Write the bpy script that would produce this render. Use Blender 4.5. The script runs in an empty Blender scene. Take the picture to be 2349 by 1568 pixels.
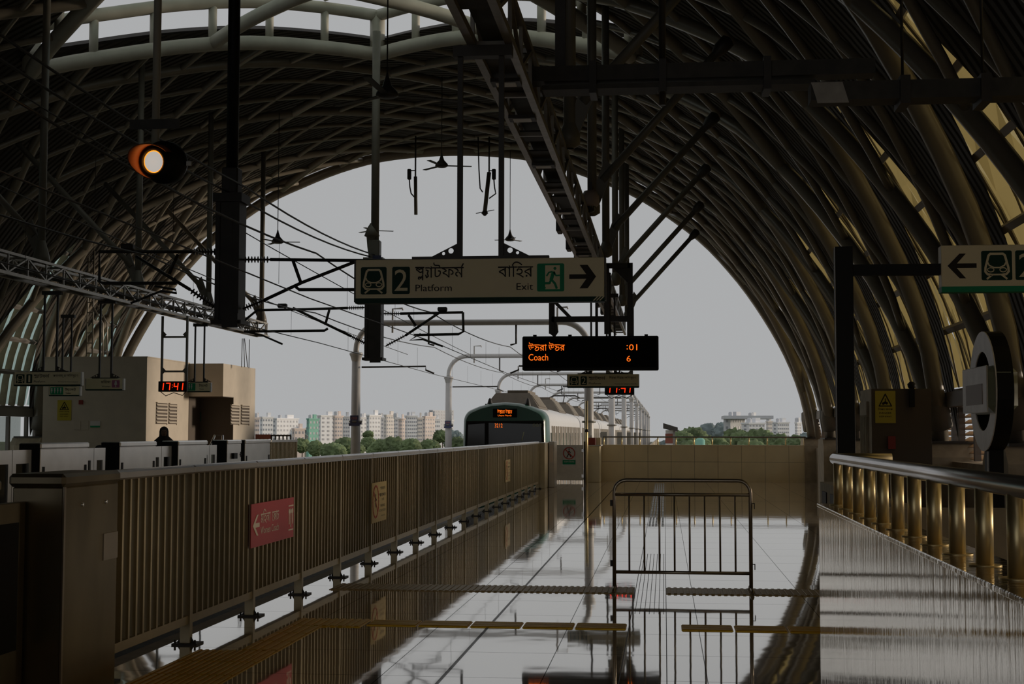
import bpy, math, random
from mathutils import Vector, Matrix
random.seed(7)
sc = bpy.context.scene
PI = math.pi

# ------------------------------------------------------------------ camera, world, sun, exposure
F_PX, W_PX, H_PX, EYE = 3262.0, 2349.0, 1568.0, 1.55
TH = math.atan(208 / F_PX)
PS = math.atan(349.5 * math.cos(TH) / F_PX)
ROLL = 0.0017
fwd = Vector((-math.sin(PS) * math.cos(TH), math.cos(PS) * math.cos(TH), math.sin(TH)))
rgt0 = Vector((math.cos(PS), math.sin(PS), 0))
up0 = rgt0.cross(fwd)
rgt = rgt0 * math.cos(ROLL) + up0 * math.sin(ROLL)
upv = up0 * math.cos(ROLL) - rgt0 * math.sin(ROLL)
cam = bpy.data.cameras.new('camera')
cam.sensor_width = 36.0
cam.lens = F_PX / W_PX * 36.0
cam.clip_start = 0.05
cam.clip_end = 3000
co = bpy.data.objects.new('camera', cam)
sc.collection.objects.link(co)
co.matrix_world = Matrix(((rgt.x, upv.x, -fwd.x, 0), (rgt.y, upv.y, -fwd.y, 0), (rgt.z, upv.z, -fwd.z, EYE), (0, 0, 0, 1)))
sc.camera = co

def at(px, py, X=None, Y=None, Z=None):
    """the point of the place on a plane X=, Y= or Z= seen at a pixel of the 2349x1568 frame"""
    d = fwd * F_PX + rgt * (px - W_PX / 2) - upv * (py - H_PX / 2)
    if X is not None: t = X / d.x
    elif Y is not None: t = Y / d.y
    else: t = (Z - EYE) / d.z
    return Vector((0, 0, EYE)) + d * t

world = bpy.data.worlds.new('sky'); sc.world = world
world.use_nodes = True
bg = world.node_tree.nodes['Background']
bg.inputs[0].default_value = (0.97, 0.985, 1.0, 1)
bg.inputs[1].default_value = 0.415
sun = bpy.data.lights.new('sun', 'SUN')
sun.energy = 1.9; sun.angle = math.radians(7); sun.color = (1.0, 0.84, 0.66)
so = bpy.data.objects.new('sun', sun); sc.collection.objects.link(so)
so.rotation_euler = Vector((0.91, 0.40, 0.065)).to_track_quat('Z', 'Y').to_euler()
so.location = (40, -30, 40)

vs = sc.view_settings
vs.view_transform = 'Standard'; vs.look = 'None'; vs.exposure = 0.0; vs.gamma = 1.0
vs.use_curve_mapping = False
try:
    sc.cycles.use_denoising = True
    sc.cycles.max_bounces = 7; sc.cycles.diffuse_bounces = 3; sc.cycles.glossy_bounces = 4
    sc.cycles.transparent_max_bounces = 6
except Exception:
    pass

# ------------------------------------------------------------------ materials
M = {}
def mat(name, col, rough=0.6, metal=0.0, noise=0.0, nscale=4.0, bump=0.0, bscale=40.0, emit=None, estr=1.0, spec=0.5, stretch=(1, 1, 1), alpha=None):
    m = bpy.data.materials.new(name); m.use_nodes = True
    nt = m.node_tree; b = nt.nodes['Principled BSDF']
    b.inputs['Base Color'].default_value = (*col, 1)
    b.inputs['Roughness'].default_value = rough
    b.inputs['Metallic'].default_value = metal
    b.inputs['Specular IOR Level'].default_value = spec
    if noise or bump:
        g = nt.nodes.new('ShaderNodeNewGeometry')
        mp = nt.nodes.new('ShaderNodeMapping'); mp.inputs['Scale'].default_value = stretch
        nt.links.new(g.outputs['Position'], mp.inputs['Vector'])
    if noise:
        n = nt.nodes.new('ShaderNodeTexNoise'); n.inputs['Scale'].default_value = nscale; n.inputs['Detail'].default_value = 4
        nt.links.new(mp.outputs[0], n.inputs['Vector'])
        r = nt.nodes.new('ShaderNodeValToRGB')
        r.color_ramp.elements[0].position = 0.3; r.color_ramp.elements[1].position = 0.7
        r.color_ramp.elements[0].color = (*[c * (1 - noise) for c in col], 1)
        r.color_ramp.elements[1].color = (*[min(1, c * (1 + noise)) for c in col], 1)
        nt.links.new(n.outputs['Fac'], r.inputs[0]); nt.links.new(r.outputs[0], b.inputs['Base Color'])
    if bump:
        n2 = nt.nodes.new('ShaderNodeTexNoise'); n2.inputs['Scale'].default_value = bscale
        nt.links.new(mp.outputs[0], n2.inputs['Vector'])
        bp = nt.nodes.new('ShaderNodeBump'); bp.inputs['Strength'].default_value = bump; bp.inputs['Distance'].default_value = 0.02
        nt.links.new(n2.outputs['Fac'], bp.inputs['Height']); nt.links.new(bp.outputs[0], b.inputs['Normal'])
    if emit:
        b.inputs['Emission Color'].default_value = (*emit, 1); b.inputs['Emission Strength'].default_value = estr
    M[name] = m
    return m

mat('rib_paint', (.22, .19, .145), .3, spec=.8, noise=.12, nscale=2)
mat('rim_paint', (.45, .43, .36), .5, noise=.1, nscale=2)
mat('hanger_paint', (.17, .155, .125), .45, noise=.1)
mat('dark_steel', (.045, .038, .032), .5, noise=.2)
mat('black_paint', (.008, .008, .008), .55, spec=.25)
mat('black_gloss', (.005, .005, .005), .6, spec=.08)
mat('galvanised', (.36, .33, .29), .4, .5, noise=.15, nscale=9)
mat('tray_steel', (.06, .055, .048), .6, .1, noise=.3, nscale=6)
mat('stainless', (.42, .36, .28), .32, .85, noise=.06, nscale=8)
mat('stainless_slat', (.55, .455, .29), .42, .5, noise=.06, nscale=8)
mat('stainless_bright', (.95, .93, .93), .27, .9, noise=.05, nscale=3, bump=.02, bscale=2)
mat('brass_steel', (.98, .80, .45), .40, .9)
mat('door_white', (.94, .91, .88), .30, .85, noise=.05, nscale=3)
mat('housing_steel', (.26, .215, .14), .30, .75, noise=.2, nscale=3, stretch=(1, 1, .4), bump=.08, bscale=3)
mat('plaster', (.62, .545, .45), .8, noise=.05, nscale=3)
mat('beige_tile', (.86, .72, .46), .45, noise=.05, nscale=2)
mat('concrete', (.42, .35, .25), .8, noise=.15, nscale=5)
mat('dark_concrete', (.12, .095, .06), .8, noise=.15, nscale=5)
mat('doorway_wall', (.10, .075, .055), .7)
mat('sign_panel', (.88, .77, .52), .45, spec=.2, noise=.03)
mat('sign_green', (.02, .09, .055), .5, spec=.15)
mat('sign_black', (.03, .022, .015), .5, spec=.15)
mat('sign_darkgreen', (.015, .05, .035), .5, spec=.12)
mat('exit_green', (.02, .30, .14), .5, spec=.15)
mat('pink', (.62, .085, .10), .45)
mat('pink_tag', (.42, .12, .24), .45)
mat('pale_print', (.97, .85, .70), .5)
mat('yellow_sign', (.52, .42, .03), .5)
mat('pale_yellow', (.66, .50, .21), .5)
mat('red_print', (.55, .06, .03), .5)
mat('red_box', (.28, .03, .02), .45)
mat('tactile_yellow', (.97, .58, .045), .4, .35, spec=.15, noise=.1, nscale=12)
mat('tactile_rope', (.62, .46, .22), .45, .3, spec=.2, noise=.1, nscale=12)
mat('white_paint', (.72, .70, .68), .5)
mat('white_board', (.86, .83, .80), .4, noise=.1, nscale=5)
mat('totem_side', (.30, .32, .22), .4)
mat('totem_smear', (.36, .29, .26), .5)
mat('led_orange', (.02, .01, .0), .5, emit=(1.0, .16, .01), estr=1.15)
mat('led_red', (.02, .0, .0), .5, emit=(1.0, .035, .005), estr=1.2)
mat('signal_core', (.01, .01, .01), .9, spec=0.0, emit=(1.0, .93, .85), estr=.46)
mat('signal_rim', (.3, .1, .0), .5, emit=(1.0, .30, .02), estr=1.5)
mat('visor_lens_glow', (.20, .06, .02), .6)  # orange of the lens light put into the hood colour
mat('wire', (.03, .026, .022), .5)
mat('portal_paint', (.50, .48, .46), .4, noise=.05)
mat('insulator', (.06, .04, .03), .4)
mat('blue_plate', (.05, .055, .12), .5)
mat('train_green', (.008, .075, .036), .25)
mat('train_white', (.72, .70, .68), .35, noise=.03)
mat('train_glass', (.012, .012, .012), .08)
mat('train_window', (.14, .095, .05), .3)
mat('train_roof', (.17, .14, .105), .7, noise=.1)
mat('train_grille', (.48, .42, .34), .6)
mat('rope_grey', (.15, .14, .12), .6)
mat('cloth_black', (.012, .010, .010), .85)
mat('skin', (.16, .09, .06), .6)
mat('foliage', (.14, .19, .085), .9, noise=.5, nscale=.35, bump=1.0, bscale=1.2)
mat('foliage_hazed', (.20, .25, .25), .9, noise=.35, nscale=.2, bump=.8, bscale=.6)  # bluish haze of distance mixed into the leaf colour
mat('bark', (.12, .09, .06), .9)
mat('grass', (.10, .12, .06), .95, noise=.4, nscale=.05)
for n_, c_ in dict(b_white=(.90, .90, .92), b_cream=(.86, .80, .75), b_pink=(.86, .74, .68), b_grey=(.66, .67, .70), b_green=(.25, .52, .42), b_brick=(.35, .12, .09)).items():
    mat(n_, c_, .8, noise=.06, nscale=.4)
mat('b_window', (.33, .34, .38), .5)
mat('ballast', (.10, .09, .08), .9, noise=.3)
mat('louvre_sunlit', (.62, .46, .30), .5)  # warm sunlight on the blades is put into their colour
mat('frame_metal', (.26, .235, .215), .5)
mat('tile_tactile_white', (.40, .375, .34), .35)

def nodes_mat(name):
    m = bpy.data.materials.new(name); m.use_nodes = True
    nt = m.node_tree; nt.nodes.clear()
    out = nt.nodes.new('ShaderNodeOutputMaterial'); M[name] = m
    return nt, out
def nd(nt, t, **k):
    n = nt.nodes.new(t)
    for a, v in k.items(): setattr(n, a, v)
    return n
def mth(nt, op, a, b=None):
    n = nd(nt, 'ShaderNodeMath', operation=op)
    for i, v in enumerate((a, b)):
        if v is None: continue
        if isinstance(v, (int, float)): n.inputs[i].default_value = v
        else: nt.links.new(v, n.inputs[i])
    return n.outputs[0]

# polished granite tiles
def polished(name, base, joint_col, refl_lo, refl_hi, streak=False):
    nt, out = nodes_mat(name)
    geo = nd(nt, 'ShaderNodeNewGeometry'); sep = nd(nt, 'ShaderNodeSeparateXYZ')
    nt.links.new(geo.outputs['Position'], sep.inputs[0])
    no = nd(nt, 'ShaderNodeTexNoise'); no.inputs['Scale'].default_value = 1.3; no.inputs['Detail'].default_value = 5
    nt.links.new(geo.outputs['Position'], no.inputs['Vector'])
    ramp = nd(nt, 'ShaderNodeValToRGB')
    ramp.color_ramp.elements[0].position = .3; ramp.color_ramp.elements[1].position = .75
    ramp.color_ramp.elements[0].color = (*[c * .8 for c in base], 1); ramp.color_ramp.elements[1].color = (*[c * 1.25 for c in base], 1)
    nt.links.new(no.outputs['Fac'], ramp.inputs[0])
    def seam(coord, off, step, wd):
        a = mth(nt, 'SUBTRACT', coord, off); a = mth(nt, 'DIVIDE', a, step); a = mth(nt, 'FRACT', a)
        return mth(nt, 'LESS_THAN', a, wd / step)
    if not streak:
        s1 = seam(sep.outputs['X'], -1.81, 1.035, .006); s2 = seam(sep.outputs['Y'], 9.07, 1.035, .008)
        e = mth(nt, 'COMPARE', sep.outputs['X'], -1.408); nt.nodes[-1].inputs[2].default_value = .012
        s = mth(nt, 'MAXIMUM', mth(nt, 'MAXIMUM', s1, s2), e)
    else:
        s1 = seam(sep.outputs['Y'], 8.2, 1.2, .004)
        s = s1
    mixc = nd(nt, 'ShaderNodeMix', data_type='RGBA')
    nt.links.new(s, mixc.inputs[0]); nt.links.new(ramp.outputs[0], mixc.inputs[6]); mixc.inputs[7].default_value = (*joint_col, 1)
    dif = nd(nt, 'ShaderNodeBsdfDiffuse'); nt.links.new(mixc.outputs[2], dif.inputs['Color'])
    gl = nd(nt, 'ShaderNodeBsdfGlossy')
    gl.inputs['Color'].default_value = (1, .985, .96, 1)
    mp = nd(nt, 'ShaderNodeMapping')
    nt.links.new(geo.outputs['Position'], mp.inputs[0])
    n2 = nd(nt, 'ShaderNodeTexNoise')
    nt.links.new(mp.outputs[0], n2.inputs['Vector'])
    bp = nd(nt, 'ShaderNodeBump')
    if streak:
        mp.inputs['Scale'].default_value = (1, 7, .35); n2.inputs['Scale'].default_value = 2.6; n2.inputs['Detail'].default_value = 6
        bp.inputs['Strength'].default_value = .6; bp.inputs['Distance'].default_value = .006
        gl.inputs['Roughness'].default_value = .04
        gl.inputs['Color'].default_value = (1, .95, .88, 1)
    else:
        mp.inputs['Scale'].default_value = (1, 1, 1); n2.inputs['Scale'].default_value = 3.0; n2.inputs['Detail'].default_value = 1
        bp.inputs['Strength'].default_value = .12; bp.inputs['Distance'].default_value = .004
        gl.inputs['Roughness'].default_value = .035
    nt.links.new(n2.outputs['Fac'], bp.inputs['Height']); nt.links.new(bp.outputs[0], gl.inputs['Normal'])
    lw = nd(nt, 'ShaderNodeLayerWeight'); lw.inputs[0].default_value = .5
    f = mth(nt, 'POWER', lw.outputs['Facing'], 1.6 if streak else 1.7)
    f = mth(nt, 'MULTIPLY', f, refl_hi - refl_lo); f = mth(nt, 'ADD', f, refl_lo)
    f = mth(nt, 'MULTIPLY', f, mth(nt, 'SUBTRACT', 1, mth(nt, 'MULTIPLY', s, .8)))
    ms = nd(nt, 'ShaderNodeMixShader')
    nt.links.new(f, ms.inputs[0]); nt.links.new(dif.outputs[0], ms.inputs[1]); nt.links.new(gl.outputs[0], ms.inputs[2])
    nt.links.new(ms.outputs[0], out.inputs[0])
polished('floor_granite', (.88, .76, .62), (.03, .022, .015), .12, 1.0)
polished('wall_granite', (.55, .45, .36), (.05, .04, .03), .6, 1.0, True)

# corrugated roof sheet
nt, out = nodes_mat('roof_sheet')
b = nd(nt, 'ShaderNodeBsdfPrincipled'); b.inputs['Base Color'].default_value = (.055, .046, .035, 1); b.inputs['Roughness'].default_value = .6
g = nd(nt, 'ShaderNodeNewGeometry'); s_ = nd(nt, 'ShaderNodeSeparateXYZ'); nt.links.new(g.outputs['Position'], s_.inputs[0])
w_ = mth(nt, 'SINE', mth(nt, 'MULTIPLY', s_.outputs['Y'], 2 * PI / .22))
bp = nd(nt, 'ShaderNodeBump'); bp.inputs['Strength'].default_value = 1; bp.inputs['Distance'].default_value = .05
nt.links.new(w_, bp.inputs['Height']); nt.links.new(bp.outputs[0], b.inputs['Normal']); nt.links.new(b.outputs[0], out.inputs[0])
# translucent sheets of the side lights
def translucent(name, col, k=.6):
    nt, out = nodes_mat(name)
    a = nd(nt, 'ShaderNodeBsdfTranslucent'); a.inputs[0].default_value = (*col, 1)
    c = nd(nt, 'ShaderNodeBsdfDiffuse'); c.inputs[0].default_value = (*col, 1)
    ms = nd(nt, 'ShaderNodeMixShader'); ms.inputs[0].default_value = k
    nt.links.new(c.outputs[0], ms.inputs[1]); nt.links.new(a.outputs[0], ms.inputs[2]); nt.links.new(ms.outputs[0], out.inputs[0])
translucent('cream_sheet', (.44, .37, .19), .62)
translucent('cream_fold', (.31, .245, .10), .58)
translucent('teal_sheet', (.62, .80, .74), .85)
translucent('skylight_glass', (.70, .82, .74), .85)
nt, out = nodes_mat('clear_glass')
a = nd(nt, 'ShaderNodeBsdfTransparent'); a.inputs[0].default_value = (.75, .78, .76, 1)
c = nd(nt, 'ShaderNodeBsdfGlossy'); c.inputs['Roughness'].default_value = .03
ms = nd(nt, 'ShaderNodeMixShader'); ms.inputs[0].default_value = .15
nt.links.new(a.outputs[0], ms.inputs[1]); nt.links.new(c.outputs[0], ms.inputs[2]); nt.links.new(ms.outputs[0], out.inputs[0])

# ------------------------------------------------------------------ mesh helpers
V3 = Vector
class MB:
    def __init__(s): s.v = []; s.f = []; s.sm = []
    def add(s, vs, fs, smooth=False):
        n = len(s.v); s.v += [Vector(q) for q in vs]; s.f += [tuple(i + n for i in f) for f in fs]; s.sm += [smooth] * len(fs)
        return s
    def box(s, x0, x1, y0, y1, z0, z1, bv=0.0):
        x0, x1 = min(x0, x1), max(x0, x1); y0, y1 = min(y0, y1), max(y0, y1); z0, z1 = min(z0, z1), max(z0, z1)
        return s.obox(((x0 + x1) / 2, (y0 + y1) / 2, (z0 + z1) / 2), (1, 0, 0), (0, 1, 0), (0, 0, 1), x1 - x0, y1 - y0, z1 - z0, bv)
    def obox(s, c, u, v, w, a, b, d, bv=0.0):
        c, u, v, w = V3(c), V3(u).normalized(), V3(v).normalized(), V3(w).normalized()
        a, b, d = a / 2, b / 2, d / 2
        if bv <= 0:
            P = [c + u * (i * a) + v * (j * b) + w * (k * d) for k in (-1, 1) for j in (-1, 1) for i in (-1, 1)]
            return s.add(P, [(0, 2, 3, 1), (4, 5, 7, 6), (0, 1, 5, 4), (2, 6, 7, 3), (0, 4, 6, 2), (1, 3, 7, 5)])
        bv = min(bv, a * .9, b * .9, d * .9)
        P = []; idx = {}
        for i in (-1, 1):
            for j in (-1, 1):
                for k in (-1, 1):
                    for ax in range(3):
                        q = [a - bv, b - bv, d - bv]; q[ax] = (a, b, d)[ax]
                        idx[(i, j, k, ax)] = len(P); P.append(c + u * (i * q[0]) + v * (j * q[1]) + w * (k * q[2]))
        Fs = []
        for ax in range(3):
            o = [t for t in range(3) if t != ax]
            for sg in (-1, 1):
                q = []
                for (m1, m2) in ((-1, -1), (1, -1), (1, 1), (-1, 1)):
                    t = [0, 0, 0]; t[ax] = sg; t[o[0]] = m1; t[o[1]] = m2; q.append(idx[(*t, ax)])
                Fs.append(tuple(q))
        for ax in range(3):
            o = [t for t in range(3) if t != ax]
            for m1 in (-1, 1):
                for m2 in (-1, 1):
                    t0 = [0, 0, 0]; t0[ax] = -1; t0[o[0]] = m1; t0[o[1]] = m2
                    t1 = list(t0); t1[ax] = 1
                    Fs.append((idx[(*t0, o[0])], idx[(*t1, o[0])], idx[(*t1, o[1])], idx[(*t0, o[1])]))
        for i in (-1, 1):
            for j in (-1, 1):
                for k in (-1, 1): Fs.append((idx[(i, j, k, 0)], idx[(i, j, k, 1)], idx[(i, j, k, 2)]))
        return s.add(P, Fs)
    def tube(s, pts, r, n=8, cap=True, up=(0, 0, 1)):
        pts = [V3(p) for p in pts]
        rs = r if isinstance(r, (list, tuple)) else [r] * len(pts)
        P = []; prev = None
        for i, p in enumerate(pts):
            a = pts[max(0, i - 1)]; b2 = pts[min(len(pts) - 1, i + 1)]
            t = (b2 - a).normalized()
            if prev is None:
                q = V3(up)
                if abs(q.dot(t)) > .95: q = V3((1, 0, 0))
                e = (q - t * q.dot(t)).normalized()
            else:
                e = (prev - t * prev.dot(t))
                e = e.normalized() if e.length > 1e-6 else prev
            prev = e; h = t.cross(e)
            for k in range(n):
                an = 2 * PI * k / n; P.append(p + (e * math.cos(an) + h * math.sin(an)) * rs[i])
        Fs = [(i * n + k, i * n + (k + 1) % n, (i + 1) * n + (k + 1) % n, (i + 1) * n + k) for i in range(len(pts) - 1) for k in range(n)]
        s.add(P, Fs, n > 4)
        if cap:
            m = len(s.v) - len(P)
            s.f += [tuple(m + k for k in reversed(range(n))), tuple(m + (len(pts) - 1) * n + k for k in range(n))]; s.sm += [False, False]
        return s
    def bar(s, p0, p1, w, h, up=(0, 0, 1)):
        p0, p1 = V3(p0), V3(p1); t = p1 - p0
        if t.length < 1e-6: return s
        q = V3(up)
        if abs(q.dot(t.normalized())) > .98: q = V3((0, 1, 0))
        e = (q - t.normalized() * q.dot(t.normalized())).normalized(); sd = t.normalized().cross(e)
        return s.obox((p0 + p1) / 2, t, sd, e, t.length, w, h)
    def lathe(s, prof, o=(0, 0, 0), ax=(0, 0, 1), n=20):
        o, ax = V3(o), V3(ax).normalized()
        pts = [o + ax * z for r, z in prof]
        q = V3((1, 0, 0)) if abs(ax.x) < .9 else V3((0, 1, 0))
        e = (q - ax * q.dot(ax)).normalized(); h = ax.cross(e)
        P = [p + (e * math.cos(2 * PI * k / n) + h * math.sin(2 * PI * k / n)) * max(1e-4, r) for p, (r, z) in zip(pts, prof) for k in range(n)]
        Fs = [(i * n + k, i * n + (k + 1) % n, (i + 1) * n + (k + 1) % n, (i + 1) * n + k) for i in range(len(pts) - 1) for k in range(n)]
        return s.add(P, Fs, True)
    def prism(s, poly, O, U, V, d):
        """closed polygon of (u,v) pairs on the frame O,U,V pushed by vector d"""
        O, U, V, d = V3(O), V3(U), V3(V), V3(d)
        n = len(poly); A = [O + U * a + V * b_ for a, b_ in poly]
        return s.add(A + [p + d for p in A], [tuple(range(n)), tuple(range(2 * n - 1, n - 1, -1))] + [(i, i + n, (i + 1) % n + n, (i + 1) % n) for i in range(n)])
    def stroke(s, pts, w, O, U, V, d, closed=False):
        """a flat brush line of width w along pts with round joints; each piece sits a hair higher than the last so none coincide"""
        O, U, V, d = V3(O), V3(U), V3(V), V3(d)
        q = [O + U * a + V * b_ for a, b_ in pts]
        if closed: q.append(q[0])
        hw = w * U.length / 2; up_ = d.normalized()
        for i, p in enumerate(q):
            s.k = getattr(s, 'k', 0) + 1
            h = d * (1 + .07 * (s.k % 11))
            if i < len(q) - 1 and (q[i + 1] - p).length > 1e-7:
                t = (q[i + 1] - p).normalized(); n_ = t.cross(up_) * hw
                e0 = t * (hw * .6 if i == 0 and not closed else 0); e1 = t * (hw * .6 if i == len(q) - 2 and not closed else 0)
                P = [p - e0 - n_, q[i + 1] + e1 - n_, q[i + 1] + e1 + n_, p - e0 + n_]
                s.add(P + [a + h for a in P], [(4, 5, 6, 7), (0, 4, 5, 1), (1, 5, 6, 2), (2, 6, 7, 3), (3, 7, 4, 0)])
            if 0 < i < len(q) - 1 or closed:
                a1 = V.normalized(); b1 = a1.cross(up_); h2 = d * (1.8 + .05 * (s.k % 7))
                C = [p + a1 * (hw * math.cos(PI * m_ / 5)) + b1 * (hw * math.sin(PI * m_ / 5)) for m_ in range(10)]
                s.add(C + [c + h2 for c in C], [tuple(range(10, 20))] + [(m_, (m_ + 1) % 10, 10 + (m_ + 1) % 10, 10 + m_) for m_ in range(10)])
        return s

def mesh_of(name, mb, off):
    me = bpy.data.meshes.new(name)
    off = V3(off)
    me.from_pydata([v - off for v in mb.v], [], mb.f)
    me.polygons.foreach_set('use_smooth', mb.sm)
    me.update()
    return me
def tag(o, label=None, cat=None, group=None, kind=None):
    if label: o['label'] = label
    if cat: o['category'] = cat
    if group: o['group'] = group
    if kind: o['kind'] = kind
    return o
def wloc(o):
    p = V3((0, 0, 0))
    while o is not None: p += o.location; o = o.parent
    return p
def thing(name, label, cat, loc=(0, 0, 0), group=None, rz=0):
    o = bpy.data.objects.new(name, None); sc.collection.objects.link(o); o.empty_display_size = .1
    o.location = loc; o.rotation_euler = (0, 0, rz)
    return tag(o, label, cat, group)
def part(name, mb, m, parent, label=None, local=False):
    """mb in world coordinates unless local"""
    off = V3((0, 0, 0)) if local else wloc(parent)
    o = bpy.data.objects.new(name, mesh_of(name, mb, off)); sc.collection.objects.link(o)
    o.data.materials.append(M[m]); o.parent = parent
    if label: o['label'] = label
    return o
def solo(name, mb, m, label, cat, loc=(0, 0, 0), group=None, kind=None):
    o = bpy.data.objects.new(name, mesh_of(name, mb, loc)); sc.collection.objects.link(o)
    o.location = loc; o.data.materials.append(M[m]); return tag(o, label, cat, group, kind)
def struct(name, mb, m, parent=None):
    o = bpy.data.objects.new(name, mesh_of(name, mb, wloc(parent) if parent else (0, 0, 0))); sc.collection.objects.link(o)
    o.data.materials.append(M[m]); o.parent = parent
    if parent is None: o['kind'] = 'structure'
    return o
def copy_tree(o, parent=None):
    c = o.copy(); sc.collection.objects.link(c); c.parent = parent
    for ch in list(o.children): copy_tree(ch, c)
    return c
def sub(a, b_, n):
    return [a + (b_ - a) * i / n for i in range(n + 1)]

# text: a font object turned into a flat mesh, laid on a frame
_tc = {}
def glyphs(s):
    if s in _tc: return _tc[s]
    cu = bpy.data.curves.new('t', 'FONT'); cu.body = s; cu.size = 1; cu.resolution_u = 3
    o = bpy.data.objects.new('t', cu); sc.collection.objects.link(o)
    bpy.context.view_layer.update()
    me = bpy.data.meshes.new_from_object(o.evaluated_get(bpy.context.evaluated_depsgraph_get()))
    r = ([tuple(v.co[:2]) for v in me.vertices], [tuple(p.vertices) for p in me.polygons])
    bpy.data.objects.remove(o); bpy.data.curves.remove(cu); bpy.data.meshes.remove(me)
    _tc[s] = r
    return r
def put_text(mb, s, O, U, V, width=None, height=None, depth=(0, 0, 0), align=0.0):
    """fit s into width x height (metres) at O (lower left), U right, V up; returns the used width"""
    vs_, fs = glyphs(s)
    xs = [a for a, _ in vs_]; ys = [b_ for _, b_ in vs_]
    x0, x1, y0, y1 = min(xs), max(xs), min(ys), max(ys)
    sy = height / (y1 - y0) if height else width / (x1 - x0)
    sx = width / (x1 - x0) if width else sy
    O, U, V = V3(O), V3(U), V3(V)
    O = O - U * (align * (x1 - x0) * sx)
    mb.add([O + U * ((a - x0) * sx) + V * ((b_ - y0) * sy) + V3(depth) for a, b_ in vs_], fs)
    return (x1 - x0) * sx
PA = [[(0, 1), (.9, 1)], [(.78, 1), (.78, 0)], [(.78, .35), (.5, .2), (.3, .45), (.12, .62), (.12, .78), (.3, .8), (.42, .68), (.5, .78), (.66, .8)]]
LA = [[(.85, 1), (.85, 0)], [(.85, .55), (.62, .62), (.5, .3), (.36, .55), (.15, .55), (.08, .3), (.22, .15)]]
KA = [[(0, 1), (1.0, 1)], [(.5, 1), (.5, 0)], [(.5, .95), (.06, .5), (.5, .12)], [(.5, .75), (.8, .72), (.88, .5), (.74, .34), (.66, .46)]]
YP = [[(0, 1), (.35, 1)], [(.05, .8), (.28, .72), (.2, .45), (.3, .2), (.12, .05), (.02, .3)]]
TT = [[(0, 1), (.95, 1)], [(.12, .74), (.34, .74), (.42, .52), (.22, .40), (.10, .22)], [(.42, .52), (.66, .66), (.84, .48), (.78, .16), (.48, .02), (.22, .06)]]
REPH = [[(0, 0), (.16, .28)]]
def bangla(mb, items, O, U, V, h, w=None, th=.1, dv=(0, 0, 0), d=.002):
    """items: font strings or custom stroke glyphs; h = height of the letters below the head line"""
    O, U, V = V3(O), V3(U).normalized(), V3(V).normalized()
    N = U.cross(V) * d
    font_h = .62                                       # head line height of the font at size 1
    widths = []
    for it in items:
        if it == ' ': widths.append(.32)
        elif it in CUSTOM: widths.append(CUSTOM[it][1])
        else:
            vs_, _ = glyphs(it); widths.append((max(a for a, _ in vs_) - min(a for a, _ in vs_)) / font_h)
    tot = sum(widths) * h; k = (w / tot) if w else 1.0
    x = 0
    for it, wd in zip(items, widths):
        if it == ' ': x += wd * h * k; continue
        if it in CUSTOM:
            for st, ox, oy, sx_, sy_ in CUSTOM[it][0]:
                mb_pts = [[((p * sx_ + ox) * h * k + x, (q * sy_ + oy) * h) for p, q in line] for line in st]
                for line in mb_pts: mb.stroke(line, th * h, O, U, V, N)
        else:
            vs_, fs = glyphs(it); x0 = min(a for a, _ in vs_)
            mb.add([O + N + U * ((a - x0) / font_h * h * k + x) + V * (b_ / font_h * h) for a, b_ in vs_], fs)
        x += wd * h * k
    return x
CUSTOM = {'PLA': ([(PA, 0, .38, 1, .62), (LA, .26, -.22, .60, .50)], 1.0), 'YP': ([(YP, .08, -.05, 1, 1)], .46), 'PA': ([(PA, 0, 0, 1, 1)], .9), 'KA': ([(KA, 0, 0, 1, 1)], 1.0),
          'TT': ([(TT, 0, 0, 1, 1)], .95), 'REPH': ([(REPH, -.22, 1.04, 1, 1)], 0.0)}
W_PLATFORM = ['PLA', 'YP', 'াটফম', 'REPH']
W_EXIT = ['বািহর']
W_WOMEN = ['মিহলা']
W_COACH = ['েকাচ']
W_NORTH = ['উ', 'TT', 'রা', ' ', 'উ', 'TT', 'র']
W_TOILET = ['টয়েলট']
UX, UZ = V3((1, 0, 0)), V3((0, 0, 1))

# ------------------------------------------------------------------ roof geometry
CX = -7.05
_pp = [(0, 10.93), (1.2, 10.89), (2.5, 10.74), (3.75, 10.42), (5.0, 9.95), (6.4, 9.30), (8.2, 8.0), (9.4, 6.72), (10.3, 5.45), (11.05, 4.1), (11.55, 2.75), (11.8, 1.35)]
def _cr(p0, p1, p2, p3, t):
    return tuple(.5 * (2 * b_ + (c_ - a_) * t + (2 * a_ - 5 * b_ + 4 * c_ - d_) * t * t + (3 * b_ - a_ - 3 * c_ + d_) * t ** 3) for a_, b_, c_, d_ in zip(p0, p1, p2, p3))
_q = [(-_pp[1][0], _pp[1][1])] + _pp + [(11.95, 0.0)]
_tab = []
for i in range(1, len(_q) - 2):
    for j in range(12): _tab.append(_cr(_q[i - 1], _q[i], _q[i + 1], _q[i + 2], j / 12))
_tab.append(_pp[-1])
_S = [0.0]
for a_, b_ in zip(_tab, _tab[1:]): _S.append(_S[-1] + math.hypot(b_[0] - a_[0], b_[1] - a_[1]))
SB = _S[-1]
def prof(s):
    s = min(abs(s), SB - 1e-4)
    lo, hi = 0, len(_S) - 1
    while hi - lo > 1:
        m_ = (lo + hi) // 2
        if _S[m_] <= s: lo = m_
        else: hi = m_
    t = (s - _S[lo]) / (_S[hi] - _S[lo])
    h = _tab[lo][0] + (_tab[hi][0] - _tab[lo][0]) * t; z = _tab[lo][1] + (_tab[hi][1] - _tab[lo][1]) * t
    dh = _tab[hi][0] - _tab[lo][0]; dz = _tab[hi][1] - _tab[lo][1]; L = math.hypot(dh, dz)
    return h, z, -dz / L, dh / L                       # point and outward normal
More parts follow.
